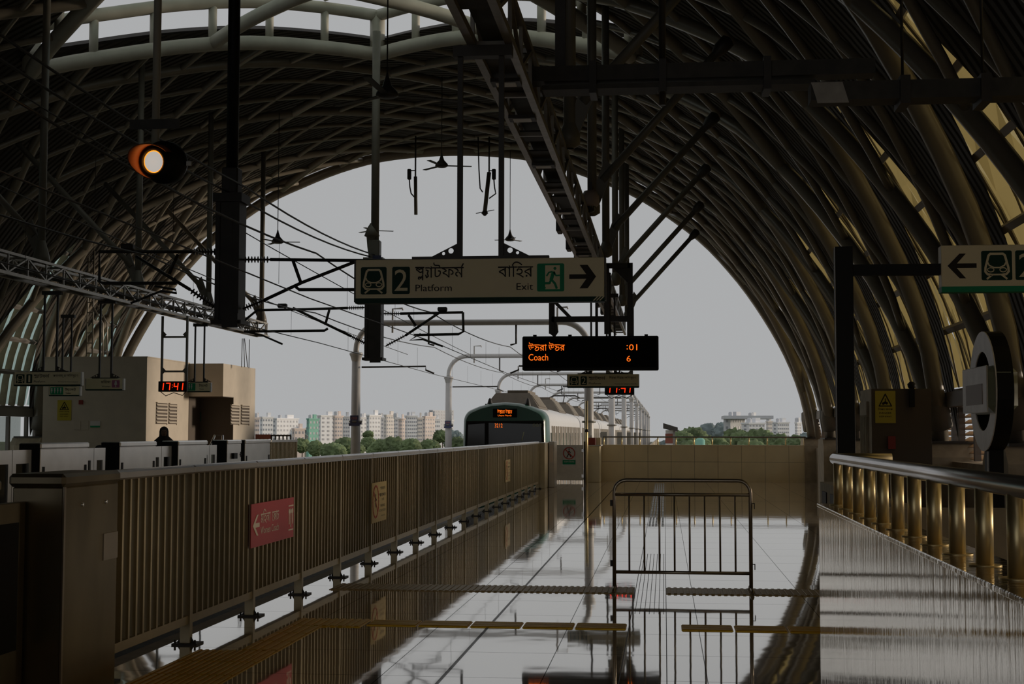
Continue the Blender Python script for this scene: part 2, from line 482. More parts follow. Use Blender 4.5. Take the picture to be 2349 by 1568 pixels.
def surf(s, Y, off=0.0):
    h, z, nh, nz = prof(s); sg = 1 if s >= 0 else -1
    return V3((CX + sg * (h + nh * off), Y, z + nz * off))
G, S1, M1 = 10.8, 9.5, .8
M2 = (G - M1 * S1) / (SB - S1)
def gg(s):
    a = abs(s); r = M1 * a if a < S1 else M1 * S1 + (a - S1) * M2
    return r if s >= 0 else -r
def ginv(g):
    a = abs(g); r = a / M1 if a < M1 * S1 else S1 + (a - M1 * S1) / M2
    return min(r, SB) * (1 if g >= 0 else -1)
PITCH, SUBP = 5.4, 1.8
YEND, YSTART = 46.4, 3.0
PED = [46.9 - PITCH * k for k in range(-1, 13)]
CORN = 34.3                                            # far corner of the roof light at the crown

# roof sheeting with the roof light left open and the side lights left out
mb = MB(); step = .6; nu = {}
def inside_hole(u, v): return CORN - 10.8 < u < CORN and CORN - 10.8 < v < CORN
k0 = math.floor(-44 / step); k1 = math.ceil(62 / step)
us = [CORN + step * k for k in range(-140, 60)]
vid = {}
def vtx(u, v):
    key = (round(u, 3), round(v, 3))
    if key not in vid:
        g = (v - u) / 2; vid[key] = len(mb.v); mb.v.append(surf(ginv(g), max(-26, min(YEND + .12, (u + v) / 2)), .32))
    return vid[key]
for u in us:
    for j in range(-int(2 * G / step) - 1, int(2 * G / step) + 2):
        v = u + j * step
        uc, vc = u + step / 2, v + step / 2
        g = (vc - uc) / 2; yc = (uc + vc) / 2
        if abs(g) > G or yc > YEND + .65 or yc < -26.6: continue
        if inside_hole(uc, vc): continue
        if abs(g) > G - PITCH / 2 and yc > (-7.1 if g > 0 else 14.5):
            # keep only the wedge that rises from a pedestal
            w_ = G - abs(g); ph = (yc - 46.9) / PITCH; d_ = abs(ph - round(ph)) * PITCH
            if d_ > w_ + .1: continue
        mb.f.append((vtx(u, v), vtx(u + step, v), vtx(u + step, v + step), vtx(u, v + step))); mb.sm.append(True)
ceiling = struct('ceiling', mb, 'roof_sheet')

# ribs: each its own tube
def rib_path(c, sg, ga, gb, n=46):
    return [surf(ginv(g), c + sg * g, 0) for g in sub(ga, gb, n)]
def clip_y(path, ra):
    out = [p for p in path if YSTART <= p.y <= YEND]
    return out
def add_rib(c, sg, ga, gb, r, main, m='rib_paint'):
    """c is where the rib meets the crown line, sg which way it slants"""
    def cut(g):
        return YSTART <= c + sg * g <= YEND
    gs = [g for g in sub(ga, gb, 60) if cut(g)]
    if len(gs) < 4: return
    pts = [surf(ginv(g), c + sg * g, 0) for g in gs]
    rr = r
    if main: rr = [r * (1 + .25 * max(0, (abs(g) - 7.5) / 3.3)) for g in gs]
    mbr = MB().tube(pts, rr, 8)
    if main:
        lab = 'heavy curved roof rib slanting away towards the %s, rising from a concrete pedestal' % ('right' if sg > 0 else 'left')
        nm, grp = 'roof_rib', 'heavy ribs of the roof slanting %s' % ('right' if sg > 0 else 'left')
    else:
        lab = 'slender tubular roof rib slanting away towards the %s under the dark sheeting' % ('right' if sg > 0 else 'left')
        nm, grp = 'roof_purlin', 'slender ribs of the roof slanting %s' % ('right' if sg > 0 else 'left')
    solo(nm, mbr, m, lab, 'roof rib', loc=tuple(pts[len(pts) // 2]), group=grp)
for sg in (1, -1):
    for k in range(-24, 16):
        c = CORN + SUBP * k
        if c - G > YEND or c + G < YSTART: continue
        q = (c - 36.1) / PITCH; main = abs(q - round(q)) < .05
        r = .125 if main else .07
        if main: ga, gb = -G, G
        else:
            fr = (q - math.floor(q))                   # 1/3 or 2/3
            # where the rib leaves the wedge on either flank
            ga, gb = -(G - .9 - (.9 if fr < .5 else 0)), G - .9 - (.9 if fr > .5 else 0)
            if sg < 0: ga, gb = -gb, -ga
        # leave the opening of the roof light free
        if CORN - 10.8 - .01 < c < CORN + .01 and not (abs(c - CORN) < .01 or abs(c - (CORN - 10.8)) < .01):
            # hole along this rib: other coordinate between CORN-10.8 and CORN
            # rib u=c (Y=u+g) has v=u+2g ; rib v=c (Y=v-g) has u=v-2g
            if sg > 0: h0, h1 = (CORN - 10.8 - c) / 2, (CORN - c) / 2
            else: h0, h1 = (c - CORN) / 2, (c - CORN + 10.8) / 2
            add_rib(c, sg, ga, h0, r, main); add_rib(c, sg, h1, gb, r, main)
        else:
            add_rib(c, sg, ga, gb, r, main)
# arch that closes the roof at the open end
mbr = MB().tube([surf(s, YEND + .1, 0) for s in sub(-SB, SB, 70)], .17, 8)
solo('end_arch', mbr, 'rib_paint', 'outermost arched tube framing the open end of the roof against the sky', 'roof rib', loc=(CX, YEND + .1, 10.9))
mbr = MB().tube([surf(s, YEND - .5, .12) for s in sub(-SB, SB, 70)], .10, 6)
solo('end_purlin', mbr, 'rib_paint', 'thinner arched tube running just inside the open end of the roof', 'roof rib', loc=(CX, YEND - .5, 11.2))

# raised roof light over the tracks: rim, stub posts, upper ring, glass
RL = thing('roof_light', 'raised diamond shaped roof light of pale tubes with stub posts and glass above the tracks', 'skylight', (CX, CORN - 5.4, 10.9))
def uvp(u, v, off): g = (v - u) / 2; return surf(ginv(g), (u + v) / 2, off)
lo_, hi_ = CORN - 10.8, CORN
corners = [(hi_, hi_), (lo_, hi_), (lo_, lo_), (hi_, lo_)]
for i in range(4):
    a, b_ = corners[i], corners[(i + 1) % 4]
    P = [(a[0] + (b_[0] - a[0]) * t, a[1] + (b_[1] - a[1]) * t) for t in sub(0, 1, 18)]
    part('rim_tube', MB().tube([uvp(u, v, 0) for u, v in P], .17, 12), 'rim_paint', RL)
    part('upper_tube', MB().tube([uvp(u, v, 0) + V3((0, 0, .98)) for u, v in P], .15, 10), 'rim_paint', RL)
    part('edge_beam', MB().tube([uvp(u, v, .42) + (uvp(u, v, .42) - uvp(lo_ + 5.4, lo_ + 5.4, .42)).normalized() * .3 for u, v in P], .09, 4), 'dark_steel', RL)
    for j in range(6):
        t = j / 6; u, v = a[0] + (b_[0] - a[0]) * t, a[1] + (b_[1] - a[1]) * t
        p = uvp(u, v, 0); big = .19 if j == 0 else .10
        part('stub_post', MB().tube([p, p + V3((0, 0, .98))], big, 12), 'rim_paint', RL)
    # cladding curb below the glass edge
for (a, b_) in (((CORN - 5.4, lo_), (CORN - 5.4, hi_)), ((lo_, CORN - 5.4), (hi_, CORN - 5.4))):
    P = [(a[0] + (b_[0] - a[0]) * t, a[1] + (b_[1] - a[1]) * t) for t in sub(0, 1, 20)]
    part('cross_tube', MB().tube([uvp(u, v, 0) for u, v in P], .16, 10), 'rim_paint', RL)
mb = MB(); n = 12
for i in range(n):
    for j in range(n):
        q = [(lo_ + 10.8 * (i + a) / n, lo_ + 10.8 * (j + b_) / n) for a, b_ in ((.03, .03), (.97, .03), (.97, .97), (.03, .97))]
        mb.add([uvp(u, v, 0) + V3((0, 0, 1.4)) for u, v in q], [(0, 1, 2, 3)])
part('glass', mb, 'skylight_glass', RL)
for k in range(1, 6):
    for ax in (0, 1):
        P = [(lo_ + 1.8 * k, lo_ + 10.8 * t) if ax else (lo_ + 10.8 * t, lo_ + 1.8 * k) for t in sub(0, 1, 14)]
        part('glazing_bar', MB().tube([uvp(u, v, 0) + V3((0, 0, 1.2)) for u, v in P], .07, 6), 'rim_paint', RL)

# side lights, girts, louvre band and low walls between the pedestals
wn = 0
SLO = next(s for s in [SB - .02 * i for i in range(400)] if prof(s)[1] > 2.25)
SHI = ginv(G - PITCH / 2) - .5
for side in (1, -1):
    for k, y0 in enumerate(PED):
        if y0 - PITCH < -7.5: continue  # bays beside and behind the camera are unseen, added for side light
        y1 = y0 - PITCH                                # this bay runs y1..y0
        if y1 > 46.5 or (side < 0 and y1 < 14): continue
        y0c = min(y0, 46.6)
        if y0c <= y1: continue
        wn += 1
        root = bpy.data.objects.new('window_%d' % wn, None); sc.collection.objects.link(root)
        root.location = (CX + side * 12, (y0c + y1) / 2, 2.2); root['kind'] = 'structure'
        np_ = 8 if side > 0 else 9; rows = 12
        ys = sub(y1 + .05, y0c - .05, np_)
        mb = MB(); m2b = MB()
        for r_ in range(rows):
            sa, sb_ = SHI + (SLO - SHI) * r_ / rows, SHI + (SLO - SHI) * (r_ + 1) / rows
            for i in range(np_):
                if side < 0:
                    mb.add([surf(side * sa, ys[i], .62), surf(side * sa, ys[i + 1], .62), surf(side * sb_, ys[i + 1], .62), surf(side * sb_, ys[i], .62)], [(0, 1, 2, 3)])
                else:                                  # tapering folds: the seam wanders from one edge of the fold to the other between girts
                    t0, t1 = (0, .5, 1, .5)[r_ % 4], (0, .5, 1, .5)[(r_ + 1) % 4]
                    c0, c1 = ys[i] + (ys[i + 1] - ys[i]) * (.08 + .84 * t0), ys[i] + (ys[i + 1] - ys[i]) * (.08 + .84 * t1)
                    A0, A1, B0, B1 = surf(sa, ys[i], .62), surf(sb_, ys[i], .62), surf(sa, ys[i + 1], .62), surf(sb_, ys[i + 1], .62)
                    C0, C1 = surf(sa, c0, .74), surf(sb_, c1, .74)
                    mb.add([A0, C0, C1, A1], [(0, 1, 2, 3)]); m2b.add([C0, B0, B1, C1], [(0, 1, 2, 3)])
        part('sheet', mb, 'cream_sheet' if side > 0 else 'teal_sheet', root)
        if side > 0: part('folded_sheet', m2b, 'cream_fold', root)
        for j in range(1, 6):
            s_g = SHI + (SLO - SHI) * j / 6
            part('girt', MB().tube([surf(side * s_g, y1 + .1, .40), surf(side * s_g, y0c - .1, .40)], .07, 4), 'frame_metal', root)
        if side < 0:
            for i in range(1, 9):                      # slanting fins over the clear sheets
                yy = y1 + (y0c - y1) * i / 9
                part('fin', MB().tube([surf(side * s, yy + (s - SLO) * .25, .50) for s in sub(SHI, SLO, 8)], .13, 4), 'concrete', root)
        else:
            for i in range(4):                          # crossed thin bracing behind the ribs
                ya_, yb_ = y1 + (y0c - y1) * i / 4, y1 + (y0c - y1) * (i + 1) / 4
                for (q0, q1) in ((ya_, yb_), (yb_, ya_)):
                    part('brace', MB().tube([surf(side * (SHI + (SLO - SHI) * t_), q0 + (q1 - q0) * t_, .48) for t_ in sub(0, 1, 8)], .018, 4), 'rib_paint', root)
            for i in range(1, 5):
                yy = y1 + (y0c - y1) * i / 5
                part('fin', MB().tube([surf(side * s, yy, .46) for s in sub(SHI, SLO, 8)], .025, 4), 'rib_paint', root)
        X0 = CX + side * 11.95
        part('sill_beam', MB().box(X0 - .12, X0 + .12, y1, y0c, 2.0, 2.25).box(X0 + side * .12, X0 + side * .85, y1, y0c, 2.02, 2.32), 'frame_metal', root)
        mb = MB(); nl = 4
        if side > 0:
            for i in range(9):
                zc = 1.15 + .1 * i
                mb.obox((X0 + .25, (y1 + y0c) / 2, zc), (0, 1, 0), (.8, 0, .45), (-.45, 0, .8), y0c - y1 - .3, .135, .012)
            part('louvre_blades', mb, 'louvre_sunlit', root)
        else:
            part('pane', MB().box(X0 - .3, X0 - .28, y1 + .4, y0c - .4, .5, 2.0), 'clear_glass', root)
        for i in range(5):
            yy = y1 + .3 + (y0c - y1 - .6) * i / 4
            part('mullion', MB().box(X0 + side * .1, X0 + side * .2, yy - .05, yy + .05, (1.1 if side > 0 else .5), 2.0), 'frame_metal', root)
        zt = 1.08 if side > 0 else .5
        w_ = MB().box(X0 + side * -.1, X0 + side * .3, y1, y0c, 0, zt)
        part('low_wall', w_, 'concrete', root)

# pedestals
for side in (1, -1):
    for k, yp in enumerate(PED):
        if not (14 < yp < 48): continue
        xi = CX + side * 11.5; xo = CX + side * 12.4
        where = 'right' if side > 0 else 'left'
        place = ['farthest', 'second farthest', 'third farthest', 'fourth from the far end', 'fifth from the far end', 'sixth from the far end', 'seventh from the far end'][int(round((46.9 - yp) / PITCH))] if yp < 47 else 'outermost'
        t = thing('pedestal', '%s concrete pedestal carrying the roof ribs along the %s wall' % (place, where), 'pedestal', (CX + side * 11.9, yp, 0), group='rib pedestals on the %s' % where)
        poly = [(-.75, 0), (.75, 0), (.75, 1.15), (.55, 1.38), (-.55, 1.38), (-.75, 1.15)]
        part('block', MB().prism(poly, (xi, yp, 0), (0, 1, 0), (0, 0, 1), (xo - xi, 0, 0)), 'concrete' , t)
        for d_ in (-1, 1):
            part('rib_shoe', MB().lathe([(.10, -.25), (.22, -.2), (.20, .2), (.16, .4)], surf(side * (SB - .5), yp + d_ * .22, 0), (surf(side * (SB - 1.5), yp + d_ * .5, 0) - surf(side * SB, yp + d_ * .1, 0)), 12), 'hanger_paint', t)
        part('base_plate', MB().box(xi + side * .05, xo - side * .05, yp - .6, yp + .6, 1.38, 1.42), 'dark_steel', t)

# ------------------------------------------------------------------ platforms, end wall
mb = MB().box(-3.62, 5.6, -26, 47.4, -.35, 0)
struct('floor', mb, 'floor_granite')
struct('floor_far_platform', MB().box(-19.6, -9.78, -26, 50, -.35, 0), 'concrete')
struct('wall_sun_block', MB().box(4.75, 5.1, -26, -7.2, 0, 2.6), 'dark_concrete')  # unseen wall, added to keep low sun out past the last bay
struct('wall_left_near', MB().box(-19.3, -18.9, -26, 14.5, 0, 2.6), 'dark_concrete')
struct('trim_1', MB().box(-3.78, -3.62, -26, 47.4, -.35, -.01), 'concrete')
struct('wall_track_left', MB().box(-10.0, -9.8, -26, 50, -1.3, -.35), 'dark_concrete')
struct('wall_track_right', MB().box(-3.6, -3.4, -26, 47.4, -1.3, -.35), 'dark_concrete')
struct('floor_track', MB().box(-11.4, -2.0, -26, 420, -1.6, -1.3), 'ballast')
# parapet at the far end
e0 = at(1380, 1102, Z=0); XW0 = -2.02
struct('wall_end', MB().box(XW0, 4.75, 46.2, 46.5, 0, 1.14), 'beige_tile')
struct('trim_2', MB().box(XW0 - .02, 4.76, 46.17, 46.53, 1.14, 1.17), 'beige_tile')
mb = MB()
for x in sub(XW0, 4.7, 9): mb.box(x - .006, x + .006, 46.194, 46.2, 0, 1.14)
mb.box(XW0, 4.7, 46.194, 46.2, .62, .63)
struct('trim_3', mb, 'concrete')
pl = thing('end_pillar', 'short tiled pillar at the left end of the far parapet wall', 'pillar', (-2.2, 45.3, 0))
part('shaft', MB().box(-2.42, -2.02, 44.9, 46.25, 0, 1.13, .01), 'beige_tile', pl)
part('cap', MB().box(-2.46, -1.98, 44.86, 46.28, 1.13, 1.17), 'white_paint', pl)
rb = thing('red_box', 'small red box standing on the tiled pillar beside the platform gate', 'box', (-2.25, 45.2, 1.17))
part('case', MB().box(-2.44, -2.16, 45.0, 45.25, 1.17, 1.40, .01), 'red_box', rb)
part('back_board', MB().box(-2.15, -2.0, 45.1, 45.5, 1.17, 1.40), 'beige_tile', rb)
part('aerial', MB().tube([(-2.3, 45.1, 1.40), (-2.3, 45.1, 1.47)], .012, 6), 'dark_steel', rb)
rl = thing('parapet_railing', 'thin metal railing along the top of the far parapet wall', 'railing', (1.3, 46.35, 1.17))
part('top_rail', MB().tube([(-1.98, 46.35, 1.42), (4.5, 46.35, 1.42)], .024, 8), 'hanger_paint', rl)
for i in range(12):
    x = -1.95 + i * (6.4 / 11)
    part('post', MB().tube([(x, 46.35, 1.17), (x, 46.35, 1.41)], .02, 6), 'brass_steel', rl)

# ------------------------------------------------------------------ platform edge fence
FX = -3.50
FY = [8.62 + 1.62 * i for i in range(20)]              # posts; the first bay starts at the door housing
YF0, YF1 = 8.62, FY[-1]
fence = thing('platform_fence', 'long steel slat fence along the near platform edge, cap rail on top', 'fence', (FX, 24, 0))
HF = 1.30
def slat_panel(y0, y1):
    m_ = MB(); n_ = 12
    for i in range(1, n_):
        y = y0 + (y1 - y0) * i / n_
        m_.box(FX - .028, FX + .028, y - .014, y + .014, .21, 1.245)
    return m_
for i, y in enumerate(FY):
    p = part('post', MB().box(FX - .035, FX + .04, y - .03, y + .03, .012, 1.25), 'stainless_slat', fence)
    b2 = MB().box(FX - .08, FX + .11, y - .08, y + .08, 0, .012)
    o_ = part('base_plate', b2, 'dark_steel', p)
    for sx in (-1, 1):
        part('foot_gusset', MB().prism([(0, 0), (.03, 0), (0, .05)], (FX + sx * .035, y, .012), (sx, 0, 0), (0, 0, 1), (0, .008, 0)), 'dark_steel', p)
    for sx in (-.06, .09):
        part('anchor_bolt', MB().tube([(FX + sx, y - .06, .0), (FX + sx, y - .06, .038)], .008, 6), 'dark_steel', p)
for y0, y1 in zip(FY, FY[1:]):
    part('slat_panel', slat_panel(y0 + .03, y1 - .03), 'stainless_slat', fence)
    part('bottom_rail', MB().box(FX - .03, FX + .03, y0 + .03, y1 - .03, .15, .21), 'stainless_slat', fence)
    part('cap_rail', MB().box(FX - .07, FX + .055, y0 + .004, y1 - .004, 1.245, 1.305, .012), 'stainless_bright', fence)

# housing of the half height platform doors in the left foreground
hs = thing('door_housing', 'dark steel platform door housing at the near end of the slat fence', 'cabinet', (-3.45, 8.1, 0))
hy0, hy1 = 7.72, 8.53
part('body', MB().box(-3.66, -3.36, hy0, hy1, 0, 1.24, .008), 'housing_steel', hs)
part('cap', MB().box(-3.68, -3.345, hy0 - .02, hy1 + .01, 1.24, 1.315, .02), 'housing_steel', hs)
part('edge_trim', MB().box(-3.362, -3.352, hy0 - .004, hy0 + .02, 0, 1.24), 'stainless', hs)
part('access_hatch', MB().box(-3.36, -3.353, 8.30, 8.52, .78, .94), 'stainless', hs)
for yy in (7.98, 8.33):
    part('lock', MB().lathe([(.012, 0), (.012, .008), (.001, .009)], (-3.36, yy, 1.13), (1, 0, 0), 12), 'stainless_bright', hs)
dl = thing('platform_door', 'dark sliding platform door leaf at the left edge of the frame', 'door', (-3.6, 7.3, 0))
part('leaf', MB().box(-3.62, -3.57, 6.95, 7.70, .03, 1.16, .005), 'housing_steel', dl)
part('glass', MB().box(-3.565, -3.56, 7.05, 7.6, .35, 1.05), 'train_glass', dl)
hs2 = thing('door_housing', 'sliver of a second dark door housing cut off by the left edge of the photo', 'cabinet', (-3.45, 6.5, 0))
part('body', MB().box(-3.66, -3.36, 6.0, 6.93, 0, 1.24, .008), 'housing_steel', hs2)
part('cap', MB().box(-3.68, -3.345, 5.98, 6.95, 1.24, 1.315, .02), 'housing_steel', hs2)

# signs fixed on the fence: frame with U along +Y, V up, facing +X
SX = FX + .05
def fence_pt(px, py): return at(px, py, X=SX)
a = fence_pt(573, 1263); b_ = fence_pt(672, 1142)
pk = thing('fence_sign', 'pink sign reading Women Coach with a left arrow on the slat fence', 'sign', (SX, (a.y + b_.y) / 2, (a.z + b_.z) / 2))
za, zb = a.z + .02, b_.z + .01
part('panel', MB().box(SX, SX + .008, a.y, b_.y, za, zb), 'pink', pk)
Wd, Hd = b_.y - a.y, zb - za
O = V3((SX + .009, a.y, za)); UY = V3((0, 1, 0))
mb = MB(); bangla(mb, W_WOMEN, O + UY * Wd * .20 + UZ * Hd * .52, UY, UZ, Hd * .22, Wd * .22, d=.002)
bangla(mb, W_COACH, O + UY * Wd * .46 + UZ * Hd * .52, UY, UZ, Hd * .22, Wd * .16, d=.002)
put_text(mb, 'Women Coach', O + UY * Wd * .20 + UZ * Hd * .27, UY, UZ, Wd * .42, Hd * .17, (.002, 0, 0))
part('lettering', mb, 'pale_print', pk)
mb = MB()
mb.prism([(.03 * Wd, .50 * Hd), (.115 * Wd, .74 * Hd), (.15 * Wd, .74 * Hd), (.085 * Wd, .55 * Hd), (.175 * Wd, .55 * Hd), (.175 * Wd, .45 * Hd), (.085 * Wd, .45 * Hd), (.15 * Wd, .26 * Hd), (.115 * Wd, .26 * Hd)], O, UY, UZ, (.003, 0, 0))
part('arrow', mb, 'pale_print', pk)
mb = MB()
for xx, hh in ((.88, .26), (.92, .34), (.96, .26)):
    mb.stroke([(xx, .62 - hh), (xx, .60)], .018, O, UY * Wd, UZ * Hd, (.002, 0, 0))
    mb.lathe([(.001, .002), (.016 * Wd * 1.2, .002)], O + UY * Wd * xx + UZ * Hd * .66, (1, 0, 0), 10)
for zz in (.20, .80): mb.stroke([(.86, zz), (.98, zz)], .008, O, UY * Wd, UZ * Hd, (.002, 0, 0))
part('figures', mb, 'pale_print', pk)
def warn_sign(p0, p1, lab):
    a, b_ = fence_pt(*p0), fence_pt(*p1)
    t = thing('warning_sign', lab, 'sign', (SX, (a.y + b_.y) / 2, (a.z + b_.z) / 2))
    za, zb = a.z, b_.z; Wd, Hd = b_.y - a.y, zb - za
    part('panel', MB().box(SX, SX + .006, a.y, b_.y, za, zb), 'pale_yellow', t)
    O = V3((SX + .007, a.y, za)); mb = MB()
    c = [(.24 + .18 * math.cos(q), .50 + .38 * math.sin(q)) for q in [2 * PI * i / 28 for i in range(28)]]
    # a real circle on the sign: same radius both ways
    R = .19 * Wd
    c = [((.26 * Wd + R * math.cos(q)), (.52 * Hd + R * 1.08 * math.sin(q))) for q in [2 * PI * i / 28 for i in range(28)]]
    mb.stroke(c, .022, O, UY, UZ, (.002, 0, 0), closed=True)
    mb.stroke([(.26 * Wd - R * .7, .52 * Hd + R * .74), (.26 * Wd + R * .7, .52 * Hd - R * .74)], .016, O, UY, UZ, (.002, 0, 0))
    part('prohibition_ring', mb, 'red_print', t)
    mb = MB()
    mb.stroke([(.26 * Wd, .64 * Hd), (.27 * Wd, .52 * Hd), (.22 * Wd, .40 * Hd)], .02, O, UY, UZ, (.001, 0, 0))
    mb.stroke([(.27 * Wd, .52 * Hd), (.31 * Wd, .40 * Hd)], .02, O, UY, UZ, (.001, 0, 0))
    mb.stroke([(.20 * Wd, .54 * Hd), (.26 * Wd, .61 * Hd), (.32 * Wd, .55 * Hd)], .014, O, UY, UZ, (.001, 0, 0))
    mb.lathe([(.001, .001), (.02, .001)], O + UY * .26 * Wd + UZ * .68 * Hd, (1, 0, 0), 10)
    part('walking_figure', mb, 'sign_black', t)
    mb = MB()
    bangla(mb, ['সাবধান'], O + UY * .55 * Wd + UZ * .80 * Hd, UY, UZ, .07 * Hd, .33 * Wd, d=.002)
    bangla(mb, ['PA', 'ারাপার'], O + UY * .50 * Wd + UZ * .63 * Hd, UY, UZ, .075 * Hd, .42 * Wd, d=.002)
    bangla(mb, ['েনই'], O + UY * .65 * Wd + UZ * .52 * Hd, UY, UZ, .05 * Hd, .16 * Wd, d=.002)
    put_text(mb, 'WARNING', O + UY * .56 * Wd + UZ * .36 * Hd, UY, UZ, .30 * Wd, .07 * Hd, (.002, 0, 0))
    put_text(mb, 'DO NOT CROSS', O + UY * .50 * Wd + UZ * .24 * Hd, UY, UZ, .42 * Wd, .06 * Hd, (.002, 0, 0))
    put_text(mb, 'THIS LINE', O + UY * .60 * Wd + UZ * .12 * Hd, UY, UZ, .26 * Wd, .035 * Hd, (.002, 0, 0))
    part('lettering', mb, 'sign_black', t)
warn_sign((851, 1201), (886, 1102), 'larger pale yellow warning sign with a red ring on the slat fence')
warn_sign((1159, 1106), (1170, 1053), 'small far pale yellow notice near the far end of the slat fence')

# end of the fence: steel box, platform gate
gp = thing('fence_end_box', 'brushed steel box closing the far end of the slat fence', 'cabinet', (-3.4, 41.2, 0))
part('body', MB().box(-3.56, -3.30, 39.5, 41.6, 0, 1.27, .01), 'stainless_slat', gp)
part('front', MB().box(-3.29, -3.12, 40.6, 41.6, 0, 1.30, .01), 'stainless', gp)
part('notice', MB().box(-3.26, -3.15, 40.592, 40.6, .72, 1.2), 'b_pink', gp)
gt = thing('platform_gate', 'brushed steel gate with a no entry notice beside the tiled pillar', 'gate', (-2.85, 44.8, 0))
gx0, gx1 = at(1275, 1060, Y=44.8).x, at(1338, 1060, Y=44.8).x
part('leaf', MB().box(gx0, gx1, 44.78, 44.84, .06, 1.17, .006), 'stainless', gt)
part('hinge_post', MB().box(gx1 + .02, gx1 + .13, 44.7, 44.85, 0, 1.28), 'tray_steel', gt)
part('latch_post', MB().box(gx0 - .12, gx0 - .02, 44.7, 44.9, 0, 1.24), 'stainless', gt)
for zz in (.2, 1.0):
    part('hinge', MB().box(gx1 - .05, gx1 + .03, 44.75, 44.78, zz - .05, zz + .05), 'stainless_bright', gt)
ns = thing('no_entry_notice', 'white notice with a crossed out walking figure on the steel gate', 'sign', (-2.9, 44.77, .9))
nx0, nx1 = at(1290, 1060, Y=44.77).x, at(1321, 1060, Y=44.77).x; nw = nx1 - nx0
part('panel', MB().box(nx0, nx1, 44.768, 44.778, .52, 1.12), 'white_paint', ns)
part('green_strip', MB().box(nx0 + .01, nx1 - .01, 44.764, 44.768, .56, .70), 'exit_green', ns)
O = V3((nx0, 44.766, .52)); mb = MB(); R = nw * .42
mb.stroke([(nw / 2 + R * math.cos(q), .39 + R * math.sin(q)) for q in [2 * PI * i / 24 for i in range(24)]], .03, O, UX, UZ, (0, -.003, 0), closed=True)
mb.stroke([(nw / 2 - R * .7, .39 + R * .7), (nw / 2 + R * .7, .39 - R * .7)], .03, O, UX, UZ, (0, -.003, 0))
part('prohibition_ring', mb, 'red_print', ns)
mb = MB(); c = nw / 2
mb.stroke([(c, .47), (c - .01, .38), (c - .07, .26)], .03, O, UX, UZ, (0, -.002, 0)); mb.stroke([(c, .38), (c + .06, .27)], .03, O, UX, UZ, (0, -.002, 0))
mb.stroke([(c - .06, .39), (c, .46), (c + .05, .40)], .02, O, UX, UZ, (0, -.002, 0)); mb.lathe([(.001, 0), (.022, 0)], (nx0 + c, 44.763, 1.04), (0, -1, 0), 10)
part('walking_figure', mb, 'sign_black', ns)
mb = MB(); bangla(mb, ['PA', 'েবশ', ' ', 'িনেষধ'], V3((nx0 + .05, 44.763, .62)), UX, UZ, .04, nw - .1, d=.001)
part('lettering', mb, 'white_paint', ns)
tpx = at(1346, 1060, Y=44.6).x
pt = thing('thin_post', 'tall thin brown pipe rising beside the steel gate', 'post', (tpx, 44.6, 0))
part('pipe', MB().tube([(tpx, 44.6, 0), (tpx, 44.6, 2.55)], .038, 10), 'brass_steel', pt)
part('pipe_clamp', MB().tube([(tpx, 44.6, 1.58), (tpx, 44.6, 1.66)], .06, 8), 'dark_steel', pt)

# ------------------------------------------------------------------ tactile strips
def ribbed(name, quad_u, lab):
    pass
def tact_tile(x0, x1, y0, y1, along='y', n=4, m='tactile_yellow'):
    m_ = MB().box(x0, x1, y0, y1, 0, .004)
    for i in range(n):
        if along == 'y':
            w = (x1 - x0) / n; m_.obox((x0 + w * (i + .5), (y0 + y1) / 2, .0075), (1, 0, 0), (0, 1, 0), (0, 0, 1), w * .55, (y1 - y0) * .97, .007, .003)
        else:
            w = (y1 - y0) / n; m_.obox(((x0 + x1) / 2, y0 + w * (i + .5), .0075), (1, 0, 0), (0, 1, 0), (0, 0, 1), (x1 - x0) * .97, w * .55, .007, .003)
    return m_
st = thing('tactile_strip', 'near yellow tactile strip of long bars running across the platform', 'tactile paving', (-.6, 11.5, 0))
x = -2.40
while x < 2.2:
    if not (-.37 < x + .2 < .0) and not (-.30 < x < 0):
        x1_ = min(x + .42, -.29) if x < -.29 else x + .42
        part('tile', tact_tile(x + .008, x1_ - .008, 11.38, 11.68, 'x', 5), 'tactile_yellow', st)
    x += .42
    if -.29 <= x < .01: x = .01
st = thing('tactile_strip', 'farther yellow tactile strip of short bars crossing like a twisted rope', 'tactile paving', (-.6, 14.2, 0))
for xa, xb in ((-3.30, -.29), (.01, 4.4)):
    n_ = int((xb - xa) / .3)
    for i in range(n_):
        part('tile', tact_tile(xa + .3 * i, xa + .3 * (i + 1), 13.90, 14.45, 'y', 5), 'tactile_rope', st)
st = thing('tactile_strip', 'yellow tactile strip slanting up from the bottom left corner beside the fence', 'tactile paving', (-2.8, 9.5, 0))
for j in range(3):
    ya = 8.4 + j * .52
    part('tile', tact_tile(-3.31, -2.73, ya, ya + .515, 'y', 12), 'tactile_yellow', st)
for j in range(3):
    ya = 9.97 + j * .43
    part('tile', tact_tile(-3.01, -2.73, ya, ya + .425, 'y', 4), 'tactile_yellow', st)
part('tile', tact_tile(-3.01, -2.42, 11.27, 11.72, 'y', 9), 'tactile_yellow', st)
st = thing('guide_path', 'pale tactile guide path running straight down the platform to the far wall', 'tactile paving', (-.14, 25, 0))
mbd = MB(); y = 12.4
while y < 18.5:
    for i in range(7): mbd.box(-.262 + i * .041, -.256 + i * .041, y, y + .016, 0, .0022)
    y += .062
mbb = MB(); y = 24
while y < 44.5:
    for i in range(5): mbb.box(-.27 + i * .055, -.235 + i * .055, y, y + .26, 0, .004)
    y += .42
part('studs', mbd, 'dark_steel', st)
part('bars', mbb, 'tile_tactile_white', st)
part('border', MB().box(-.292, -.286, 6, 45.5, 0, .002).box(.006, .012, 6, 45.5, 0, .002), 'dark_steel', st)

